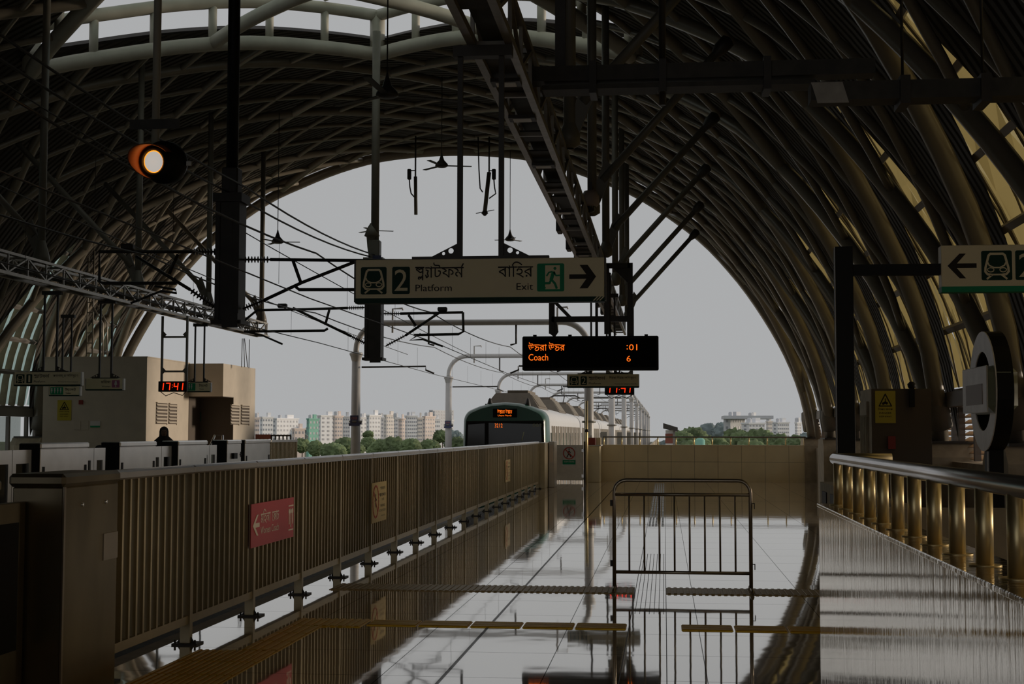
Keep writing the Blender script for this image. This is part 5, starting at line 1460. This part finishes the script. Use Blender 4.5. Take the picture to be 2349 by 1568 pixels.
# people waiting behind the far doors
def robed(name, lab, x, y, h, turn):
    t = thing(name, lab, 'person', (x, y, 0), rz=turn)
    k = h / 1.65
    #            z    rx    ry   dx    dy
    prof_ = [(.02, .24, .20, 0, 0), (.15, .25, .21, 0, 0), (.50, .22, .18, 0, 0), (.85, .20, .165, 0, 0), (1.0, .195, .16, 0, 0), (1.12, .21, .155, 0, .0), (1.25, .225, .145, 0, .01), (1.34, .205, .135, 0, .01), (1.39, .15, .12, 0, 0), (1.43, .105, .11, 0, -.01), (1.48, .10, .115, 0, -.02), (1.54, .10, .12, 0, -.02), (1.60, .085, .105, 0, -.015), (1.635, .05, .07, 0, -.01), (1.65, .01, .01, 0, 0)]
    mb = MB(); n_ = 24; P = []
    for z, rx, ry, dx, dy in prof_:
        for j in range(n_):
            q = 2 * PI * j / n_; fold = 1 + (.05 * math.sin(q * 5 + z * 3) if z < 1.2 else 0)
            P.append(((dx + rx * math.cos(q) * fold) * k, (dy + ry * math.sin(q) * fold) * k, z * k))
    mb.add(P, [(i * n_ + j, i * n_ + (j + 1) % n_, (i + 1) * n_ + (j + 1) % n_, (i + 1) * n_ + j) for i in range(len(prof_) - 1) for j in range(n_)] + [tuple(range(n_))[::-1]], True)
    part('robe', mb, 'cloth_black', t, local=True)
    # forearms folded under the cloth in front
    part('sleeve', MB().tube([V3((-.19, -.02, 1.18)) * k, V3((-.22, -.10, .98)) * k, V3((.04, -.20, .98)) * k], [.06 * k, .058 * k, .04 * k], 10), 'cloth_black', t, local=True)
    part('sleeve', MB().tube([V3((.19, -.02, 1.18)) * k, V3((.22, -.10, .96)) * k, V3((-.02, -.21, .95)) * k], [.06 * k, .058 * k, .04 * k], 10), 'cloth_black', t, local=True)
    fm = MB(); P = []; rings = [(1.44, .04, .118), (1.475, .058, .128), (1.51, .062, .134), (1.545, .06, .132), (1.575, .045, .120)]
    for z, w, d in rings:
        for j in range(9):
            q = -1 + 2 * j / 8; nose = .016 if (j == 4 and 1.47 < z < 1.53) else 0
            P.append((q * w * k, (-.02 - d * math.sqrt(max(0, 1 - (q * .55) ** 2)) - nose) * k, z * k))
    fm.add(P, [(i * 9 + j, i * 9 + j + 1, (i + 1) * 9 + j + 1, (i + 1) * 9 + j) for i in range(4) for j in range(8)], True)
    f = part('face', fm, 'skin', t, local=True)
    em = MB()
    for sx_ in (-.025, .025): em.lathe([(.001, .004), (.009, .0)], (sx_ * k, -.153 * k, 1.535 * k), (0, -1, 0), 8)
    em.box(-.018 * k, .018 * k, -.150 * k, -.146 * k, 1.465 * k, 1.472 * k)
    part('eyes_and_mouth', em, 'cloth_black', f, local=True)
    return t
pp = at(376, 1000, X=-11.2)
robed('person', 'person in a black full length robe and headscarf standing behind the far screen doors', pp.x, pp.y, 1.68, .35)
pp = at(229, 1021, X=-11.0)
robed('person', 'small person in dark clothing whose head just shows above the far doors', pp.x, pp.y, 1.30, -.4)

# ------------------------------------------------------------------ outdoor portals of the overhead line
def portal(Y, i, detail):
    nm = ['nearest', 'second', 'third', 'fourth', 'fifth', 'sixth', 'seventh', 'eighth', 'ninth', 'tenth'][i]
    t = thing('line_portal', '%s white tubular line portal spanning the tracks outside the hall' % nm, 'portal', (-6.7, Y, -1.3), group='tubular line portals over the viaduct')
    xl, xr, zb = -10.85, -2.60, 5.42; R = .95; r = .15
    for x, sg in ((xl, 1), (xr, -1)):
        part('pole', MB().tube([(x, Y, -1.3), (x, Y, 4.35)], [.19, .15], 14), 'portal_paint', t)
        part('collar', MB().lathe([(.15, -.2), (.21, 0), (.24, .05), (.24, .12), (.14, .14)], (x, Y, 4.25), (0, 0, 1), 14), 'portal_paint', t)
        part('ring', MB().tube([(x, Y, 1.9), (x, Y, 1.97)], .24, 12), 'hanger_paint', t)
    P = [V3((xl, Y, 4.35))] + [V3((xl + R - R * math.cos(q), Y, zb - R + R * math.sin(q))) for q in sub(0, PI / 2, 8)] + [V3((xr - R + R * math.cos(q), Y, zb - R + R * math.sin(q))) for q in sub(PI / 2, 0, 8)] + [V3((xr, Y, 4.35))]
    part('arched_beam', MB().tube(P, .105, 12, up=(0, 1, 0)), 'portal_paint', t)
    for tx, sg in ((-8.05, -1), (-5.35, 1)):
        part('drop_bracket', MB().tube([(tx + .2 * sg, Y, zb - .1), (tx + .2 * sg, Y, zb - .75), (tx, Y, 4.62)], .035, 6), 'wire', t)
        x0_ = xl + .2 if sg < 0 else xr - .2
        part('steady_arm', MB().tube([(x0_, Y, 3.86), (tx + .3 * sg, Y, 3.88), (tx + .3 * sg, Y, 3.75), (tx, Y, 3.63)], .03, 6), 'wire', t)
    for hx in (-9.55, -3.7):
        part('hook_pipe', MB().tube([(hx, Y, zb - .35), (hx, Y, zb + .5), (hx + .35, Y, zb + .52), (hx + .37, Y, zb + .45)], .035, 6), 'portal_paint', t)
    if detail:
        part('number_plate', MB().box(xl - .15, xl + .15, Y - .22, Y - .2, 1.88, 2.15), 'blue_plate', t)
        mb = MB(); put_text(mb, '0' + str(8 + i), (xl - .1, Y - .221, 2.0), UX, UZ, .2, .10); part('number', mb, 'b_brick', t)
        part('plate_box', MB().box(xl - .19, xl + .19, Y - .25, Y - .19, 1.78, 1.88).box(xl + .19, xl + .26, Y - .25, Y - .19, 1.83, 1.90), 'blue_plate', t)
for i in range(10): portal(49.5 + 21.8 * i + (0 if i else 0), i, i < 3)
# signal gear hung on the right poles, far away
for i in range(5):
    yy = 62 + 22 * i
    solo('lineside_box', MB().box(-2.75, -2.45, yy - .2, yy + .2, -1.3, 1.6, .02), 'hanger_paint', 'grey lineside equipment box beside the row of right hand portal poles', 'equipment box', loc=(-2.6, yy, 1), group='lineside boxes')
for sx_, lab in ((-11.3, 'left'), (-1.95, 'right')):
    struct('wall_viaduct_' + lab, MB().box(sx_ - .12, sx_ + .12, 50.5, 420, -2.2, -.1), 'concrete')

# ------------------------------------------------------------------ train
TX = -5.50; TW = 1.475; TZ0 = -1.05
def hull(t_, dz=0.0):
    P = []
    side_top = 1.95
    P += [(-TW * t_, TZ0), (-TW * t_, .2), (-TW * t_ * 1.0, 1.2), (-TW * .985 * t_, side_top)]
    for q in sub(0, 1, 6)[1:]:
        a_ = q * PI / 2 * .8; P.append((-(TW * .985 - .42 * (1 - math.cos(a_)) * 1.0) * t_, side_top + .42 * math.sin(a_)))
    P += [(-.9 * t_, 2.46), (-.5 * t_, 2.56), (0, 2.60)]
    return P + [(-x, z) for x, z in P[-2::-1]]
def loft(sections):
    mb = MB(); n_ = len(sections[0][1]); 
    P = [V3((TX + x, y, z)) for y, pts in sections for x, z in pts]
    F = [(i * n_ + j, (i + 1) * n_ + j, (i + 1) * n_ + (j + 1) % n_, i * n_ + (j + 1) % n_) for i in range(len(sections) - 1) for j in range(n_)]
    mb.add(P, F, True)
    mb.add([P[j] for j in range(n_)], [tuple(range(n_))]); mb.add([P[-n_ + j] for j in range(n_)], [tuple(range(n_ - 1, -1, -1))])
    return mb
def shrink(pts, kx, kz): return [(x * kx, TZ0 + (z - TZ0) * kz) for x, z in pts]
YT = 49.0
base = hull(1.0)
def car(y0, lead):
    t = thing('train_carriage', 'leading metro carriage with green front and orange destination display' if lead else 'white metro carriage, %s from the front' % lead_name, 'train carriage', (TX, y0 + 10, TZ0), group='carriages of the metro train')
    ys = y0 + (1.3 if lead else 0)
    part('body', loft([(ys, base), (y0 + 19.6, base)]), 'train_white', t)
    for k in range(18):
        yy = ys + .45 + k * ((19.0 - (ys - y0)) / 18); tall = k % 2
        part('window', MB().box(TX + TW - .01, TX + TW + .012, yy, yy + (.30 if tall else .5), -.2 if tall else .3, 1.78 if tall else 1.55), 'train_window' if tall else 'train_glass', t)
        part('window_surround', MB().box(TX + TW - .01, TX + TW + .03, yy + .56, yy + .72, -.3, 1.8), 'train_grille', t)
    part('window_surround', MB().box(TX - TW - .012, TX - TW + .01, ys + .5, y0 + 19, .6, 1.5), 'train_glass', t)
    for (a_, b_) in ((2.2, 6.4), (12.4, 16.6)):
        mb = MB(); w0, w1 = 1.02, .62; z0, z1 = 2.42, 3.0
        ya, yb = y0 + a_, y0 + b_
        P = [(TX - w0, ya, z0), (TX + w0, ya, z0), (TX + w0, yb, z0), (TX - w0, yb, z0), (TX - w1, ya + .5, z1), (TX + w1, ya + .5, z1), (TX + w1, yb - .5, z1), (TX - w1, yb - .5, z1)]
        mb.add(P, [(0, 3, 2, 1), (4, 5, 6, 7), (0, 1, 5, 4), (1, 2, 6, 5), (2, 3, 7, 6), (3, 0, 4, 7)])
        c_ = part('roof_unit', mb, 'train_roof', t)
        part('unit_lid', MB().box(TX - .2, TX + .55, ya + .6, yb - .6, z1, z1 + .10), 'train_roof', c_)
        gm = MB()
        for j in range(9): yy = ya + .5 + j * (yb - ya - 1) / 9; gm.obox((TX + .84, yy, 2.72), (0, 1, 0), (-.40, 0, .58), (.58, 0, .40), .10, .5, .03)
        part('grille', gm, 'train_grille', c_)
    part('roof_gear', MB().box(TX - .6, TX + .5, y0 + 7.6, y0 + 11.4, 2.5, 2.72, .03).box(TX - .3, TX + .2, y0 + 8, y0 + 10, 2.7, 2.85, .02), 'train_roof', t)
    return t
lead_name = ''
t = car(YT, True)
part('front_mask', loft([(YT, shrink(base, .93, .975)), (YT + .10, shrink(base, .975, .99)), (YT + .35, shrink(base, 1.004, 1.003)), (YT + 1.32, shrink(base, 1.006, 1.003))]), 'train_green', t)
def fr(px, py_): p = at(px, py_, Y=YT - .01); return p.x, p.z
ws = MB()
xa, za = fr(1070, 972); xb, _ = fr(1112, 972)
ws.prism([(xa, .2), (xb, .2), (xb, za + .02), (xa + .06, za - .02)], (0, YT - .002, 0), UX, UZ, (0, -.02, 0))
xa2, _ = fr(1121, 972); xb2, _ = fr(1246, 972)
ws.prism([(xa2, .2), (xb2, .2), (xb2 - .08, za), (xa2, za + .04)], (0, YT - .002, 0), UX, UZ, (0, -.02, 0))
part('windscreen', ws, 'train_glass', t)
part('front_surround', MB().prism([(xa - .08, .1), (xb2 + .06, .1), (xb2 + .02, za + .12), (xa, za + .10)], (0, YT + .001, 0), UX, UZ, (0, -.004, 0)), 'black_paint', t)
x0_, z1_ = fr(1131, 937); x1_, z0_ = fr(1186, 957)
dd = part('destination_display', MB().box(x0_, x1_, YT - .03, YT, z0_, z1_), 'black_gloss', t)
mb = MB(); bangla(mb, W_NORTH, V3((x0_ + .15, YT - .034, z0_ + .14)), UX, UZ, .10, x1_ - x0_ - .32, th=.2, d=.003)
put_text(mb, 'Uttara North', (x0_ + .17, YT - .036, z0_ + .04), UX, UZ, x1_ - x0_ - .36, .06); part('led_text', mb, 'led_orange', dd)
mb = MB(); x0_, z0_ = fr(1135, 980); x1_, z1_ = fr(1153, 971)
put_text(mb, '3212', (x0_, YT - .03, z0_), UX, UZ, x1_ - x0_, z1_ - z0_); part('number_display', mb, 'led_orange', t)
mb = MB(); x0_, z0_ = fr(1222, 979); x1_, z1_ = fr(1243, 971); put_text(mb, '002', (x0_, YT - .03, z0_), UX, UZ, x1_ - x0_, z1_ - z0_); part('fleet_number', mb, 'totem_side', t)
part('wiper', MB().tube([(fr(1197, 1010)[0], YT - .04, fr(1197, 1010)[1]), (fr(1202, 990)[0], YT - .04, fr(1202, 990)[1])], .02, 6), 'totem_side', t)
for px in (1119, 1207):
    x, z = fr(px, 925)
    part('horn', MB().lathe([(.10, 0), (.10, .05), (.085, .12), (.05, .24), (.001, .30)], (x, YT + .6, 2.48), (0, 0, 1), 12).box(x - .16, x - .02, YT + .5, YT + .7, 2.44, 2.56), 'dark_steel', t)
ords = ['second', 'third', 'fourth', 'fifth', 'sixth']
for i in range(5):
    lead_name = ords[i]
    y0 = YT + 20.4 * (i + 1); t = car(y0, False)
    if i in (0, 2):
        pg = thing('pantograph', 'raised dark pantograph on the %s carriage roof' % ords[i], 'pantograph', (TX, y0 + 4, 2.85))
        yy = y0 + 9.4
        part('lower_arm', MB().tube([(TX, yy, 2.88), (TX, yy - 1.0, 3.2)], .04, 6), 'wire', pg)
        part('upper_arm', MB().tube([(TX, yy - 1.0, 3.2), (TX, yy, 3.55)], .03, 6), 'wire', pg)
        part('pan_head', MB().tube([(TX - .85, yy, 3.48), (TX - .6, yy, 3.6), (TX + .6, yy, 3.6), (TX + .85, yy, 3.48)], .035, 6), 'wire', pg)
        part('base_frame', MB().box(TX - .5, TX + .5, yy - .7, yy + .5, 2.86, 2.92), 'wire', pg)

# ------------------------------------------------------------------ the town beyond
struct('floor_ground', MB().box(-900, 900, 50, 2200, -12.6, -12), 'grass')
def tower(px0, px1, ytop, Y, m, cols, rows, i, lab, ybase=1012, depth=14, roof=True):
    a, b_ = at(px0, ytop, Y=Y), at(px1, ytop, Y=Y); zt = a.z; W0 = b_.x - a.x
    th = .85 + .25 * math.sin(px0 * 1.7)
    w2 = .72 * W0 / math.cos(th); d2 = .30 * W0 / math.sin(th)
    X_ = a.x + .28 * W0
    t = thing('apartment_block', lab, 'building', (X_, Y, 0), rz=th)
    x0, x1 = 0.0, w2
    part('walls', MB().box(x0, x1, 0, d2, -12, zt), m, t, local=True)
    w = w2 / cols; zb = at(px0, ybase, Y=Y).z; h = (zt - zb) / rows
    for r_ in range(rows):
        for c_ in range(cols):
            cx0 = x0 + w * (c_ + .28); cz = zb + h * (r_ + .3)
            part('window', MB().box(cx0, cx0 + w * .42, -.06, .05, cz, cz + h * .42), 'b_window', t, local=True)
        part('side_window', MB().box(-.06, .05, d2 * .35, d2 * .65, zb + h * (r_ + .3), zb + h * (r_ + .7)), 'b_window', t, local=True)
    if roof:
        part('roof_parapet', MB().box(x0 - .2, x1 + .2, -.2, d2, zt, zt + .35), m, t, local=True)
        part('stair_head', MB().box(x0 + w2 * .55, x0 + w2 * .85, d2 * .3, d2 * .8, zt + .35, zt + 1.4), m, t, local=True)
        if i % 2 == 0: part('water_tank', MB().lathe([(.5, 0), (.5, .8), (.25, 1.0), (.001, 1.0)], (x0 + w2 * .25, d2 * .5, zt + .35), (0, 0, 1), 12), 'b_grey', t, local=True)
bl = [(583, 594, 960, 'b_pink', 2, 5, 'pinkish sliver of a block touching the washroom block'), (595, 621, 958, 'b_white', 4, 5, 'white block with small windows nearest the washroom block'),
      (622, 668, 961, 'b_white', 7, 5, 'wide white block dotted with small square windows'), (669, 694, 985, 'b_pink', 3, 2, 'low pinkish half built block between trees'),
      (703, 724, 962, 'b_green', 3, 4, 'block with a teal green netted front'), (726, 762, 954, 'b_white', 3, 6, 'plain white tower with one column of dark windows'),
      (763, 782, 956, 'b_pink', 3, 6, 'beige pink block left of the nearest portal pole'), (783, 801, 957, 'b_grey', 3, 6, 'grey balconied block just left of the portal pole'),
      (822, 839, 958, 'b_white', 2, 6, 'narrow white block just right of the portal pole'), (840, 866, 954, 'b_white', 4, 6, 'white block with rows of windows right of the portal pole'),
      (867, 879, 959, 'b_grey', 2, 6, 'narrow grey block in the middle of the skyline'), (880, 903, 953, 'b_cream', 4, 7, 'tall cream block in the middle of the skyline'),
      (904, 913, 960, 'b_grey', 1, 6, 'thin shaded block beside the tall cream one'), (914, 926, 962, 'b_pink', 2, 6, 'reddish balconied block in the skyline'),
      (927, 955, 955, 'b_white', 5, 7, 'white block with five columns of windows'), (956, 968, 960, 'b_cream', 2, 6, 'narrow cream block behind trees'),
      (969, 993, 957, 'b_pink', 4, 6, 'peach block with wide dark openings'), (994, 1008, 962, 'b_white', 3, 5, 'small white block left of the second portal pole'),
      (1029, 1038, 966, 'b_white', 2, 4, 'low white block right of the second portal pole')]
for i, (a_, b_, yt, m_, c_, r_, lab) in enumerate(bl):
    tower(a_, b_, yt, 320 + (i % 3) * 45, m_, c_, r_, i, lab)
tower(984, 1016, 940, 620, 'b_grey', 5, 10, 0, 'tall distant grey tower with open balcony grid', roof=False)
tower(1029, 1039, 940, 622, 'b_grey', 2, 10, 0, 'second slim distant grey tower at the right of the town', roof=False)
rb_ = [(1661, 1712, 957, 'b_grey', 6, 3, 'wide glassy block with a thin projecting roof slab', 340), (1713, 1742, 958, 'b_white', 4, 3, 'white block under the projecting roof slab', 362), (1703, 1757, 972, 'b_white', 5, 4, 'low white block with long window bands on the right', 320),
       (1758, 1772, 968, 'b_cream', 2, 4, 'cream block in the right hand group', 378), (1773, 1812, 970, 'b_white', 6, 4, 'white block with window grid at the right of the group', 394), (1824, 1840, 971, 'b_white', 2, 5, 'white block next to the roof pedestals', 330)]
for a_, b_, yt, m_, c_, r_, lab, Y in rb_: tower(a_, b_, yt, Y, m_, c_, r_, 0, lab, ybase=1004)
a, b_ = at(1660, 958, Y=338), at(1773, 958, Y=338)
solo('roof_slab', MB().box(a.x, b_.x, 336, 352, a.z - .2, a.z + .5), 'b_grey', 'thin flat projecting roof slab over the glassy block on the right', 'roof', loc=tuple(a))
# trackside building with a sloping roof
Y = 175
t = thing('trackside_building', 'white and brick building with a sloping dark roof right of the train', 'building', (4, Y, -12))
xa, xb = at(1527, 1000, Y=Y).x, at(1547, 1000, Y=Y).x
part('walls', MB().box(xa, xb, Y, Y + 20, -12, at(1530, 986, Y=Y).z), 'b_white', t)
part('brick_band', MB().box(xa - .05, xb + .05, Y - .1, Y, at(1530, 1016, Y=Y).z, at(1530, 994, Y=Y).z), 'b_brick', t)
z_a, z_b = at(1524, 970, Y=Y).z, at(1553, 980, Y=Y).z
part('roof', MB().prism([(xa - .3, z_a), (xb + .4, z_b), (xb + .4, z_b - .5), (xa - .3, z_a - .6)], (0, Y - 1.5, 0), UX, UZ, (0, 22, 0)), 'dark_steel', t)
part('roof_post', MB().box(xb - .2, xb + .1, Y - 1, Y - .7, -12, z_b - .4), 'frame_metal', t)
t = thing('water_tank', 'round green tank among the trees beyond the parapet wall', 'tank', (at(1606, 1015, Y=160).x, 160, 0))
pt_ = at(1606, 1020, Y=160); part('drum', MB().lathe([(.55, -1.5), (.55, .55), (.3, .75), (.001, .8)], pt_, (0, 0, 1), 16), 'b_green', t)
part('stand', MB().box(pt_.x - .4, pt_.x + .4, 159.6, 160.4, -12, pt_.z - 1.4), 'frame_metal', t)

def icos():
    ph = (1 + 5 ** .5) / 2
    v = [V3(p).normalized() for p in ((-1, ph, 0), (1, ph, 0), (-1, -ph, 0), (1, -ph, 0), (0, -1, ph), (0, 1, ph), (0, -1, -ph), (0, 1, -ph), (ph, 0, -1), (ph, 0, 1), (-ph, 0, -1), (-ph, 0, 1))]
    f = [(0, 11, 5), (0, 5, 1), (0, 1, 7), (0, 7, 10), (0, 10, 11), (1, 5, 9), (5, 11, 4), (11, 10, 2), (10, 7, 6), (7, 1, 8), (3, 9, 4), (3, 4, 2), (3, 2, 6), (3, 6, 8), (3, 8, 9), (4, 9, 5), (2, 4, 11), (6, 2, 10), (8, 6, 7), (9, 8, 1)]
    for _ in range(3):
        c = {}; nf = []
        def mid(a, b_):
            k = (min(a, b_), max(a, b_))
            if k not in c: c[k] = len(v); v.append(((v[a] + v[b_]) / 2).normalized())
            return c[k]
        for a, b_, d in f:
            x, y, z = mid(a, b_), mid(b_, d), mid(d, a); nf += [(a, x, z), (b_, y, x), (d, z, y), (x, y, z)]
        f = nf
    return v, f
IV, IF = icos()
from mathutils import noise as _mn
def tree(px, ytop, Y, wpx, m, lab, seed):
    p = at(px, ytop, Y=Y); w = wpx / F_PX * Y / 2; h = p.z + 12
    t = thing('tree', lab, 'tree', (p.x, Y, -12))
    rnd = random.Random(seed); mb = MB()
    nb = 5
    for i in range(nb):
        r = w * rnd.uniform(.5, .72) if i else w * .8
        cx_ = p.x + (rnd.uniform(-.55, .55) * w if i else 0); cz_ = p.z - r * (1.0 if i == 0 else rnd.uniform(1.1, 1.9)); cy_ = Y + rnd.uniform(-.4, .4) * w
        off = V3((rnd.uniform(0, 90), 0, 0))
        mb.add([V3((cx_, cy_, cz_)) + V3((q.x, q.y, q.z * .85)) * r * (1 + .30 * _mn.noise(q * 3.1 + off) + .26 * _mn.noise(q * 7 + off)) for q in IV], IF, True)
    part('crown', mb, m, t)
    part('trunk', MB().tube([(p.x, Y, -12), (p.x + .3, Y, p.z - w * 1.2)], [w * .09, w * .05], 8), 'bark', t)
TL = [(600, 1000, 280, 36, 0), (560, 1004, 260, 40, 0), (690, 1003, 240, 46, 0), (725, 1008, 215, 44, 1), (765, 1012, 190, 62, 2), (790, 1000, 260, 60, 0), (845, 1000, 270, 40, 0), (846, 986, 300, 24, 0), (690, 990, 330, 40, 3), (714, 975, 420, 46, 3), (872, 1004, 250, 50, 0),
      (903, 999, 230, 66, 0), (945, 1003, 225, 50, 1), (985, 1004, 250, 50, 0), (1012, 984, 270, 40, 0), (1040, 984, 300, 44, 3), (1050, 1000, 220, 50, 1), (1082, 990, 330, 60, 3), (660, 1012, 200, 40, 1), (820, 1014, 200, 40, 1),
      (1560, 984, 300, 60, 0), (1590, 976, 330, 80, 0), (1630, 968, 380, 90, 3), (1660, 966, 400, 60, 3), (1685, 980, 300, 60, 0), (1640, 998, 230, 70, 0), (1700, 986, 260, 70, 0), (1742, 980, 240, 80, 0), (1790, 992, 230, 70, 0), (1825, 996, 220, 60, 0), (1580, 1006, 210, 70, 0), (1720, 1004, 200, 90, 0), (1850, 990, 240, 60, 3), (1610, 1000, 188, 50, 1), (1535, 1004, 260, 50, 3)]
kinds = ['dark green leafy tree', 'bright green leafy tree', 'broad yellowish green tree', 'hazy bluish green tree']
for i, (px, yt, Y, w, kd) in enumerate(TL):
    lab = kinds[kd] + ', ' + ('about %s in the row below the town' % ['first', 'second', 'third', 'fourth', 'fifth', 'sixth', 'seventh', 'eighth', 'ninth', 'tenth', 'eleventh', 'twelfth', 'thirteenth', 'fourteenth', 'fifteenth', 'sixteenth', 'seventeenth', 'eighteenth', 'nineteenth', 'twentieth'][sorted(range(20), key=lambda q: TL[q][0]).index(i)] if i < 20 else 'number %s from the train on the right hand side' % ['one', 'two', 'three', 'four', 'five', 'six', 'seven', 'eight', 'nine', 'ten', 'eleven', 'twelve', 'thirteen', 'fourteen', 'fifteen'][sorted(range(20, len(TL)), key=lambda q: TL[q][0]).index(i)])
    tree(px, yt, Y, w, 'foliage_hazed' if kd == 3 else 'foliage', lab, i)
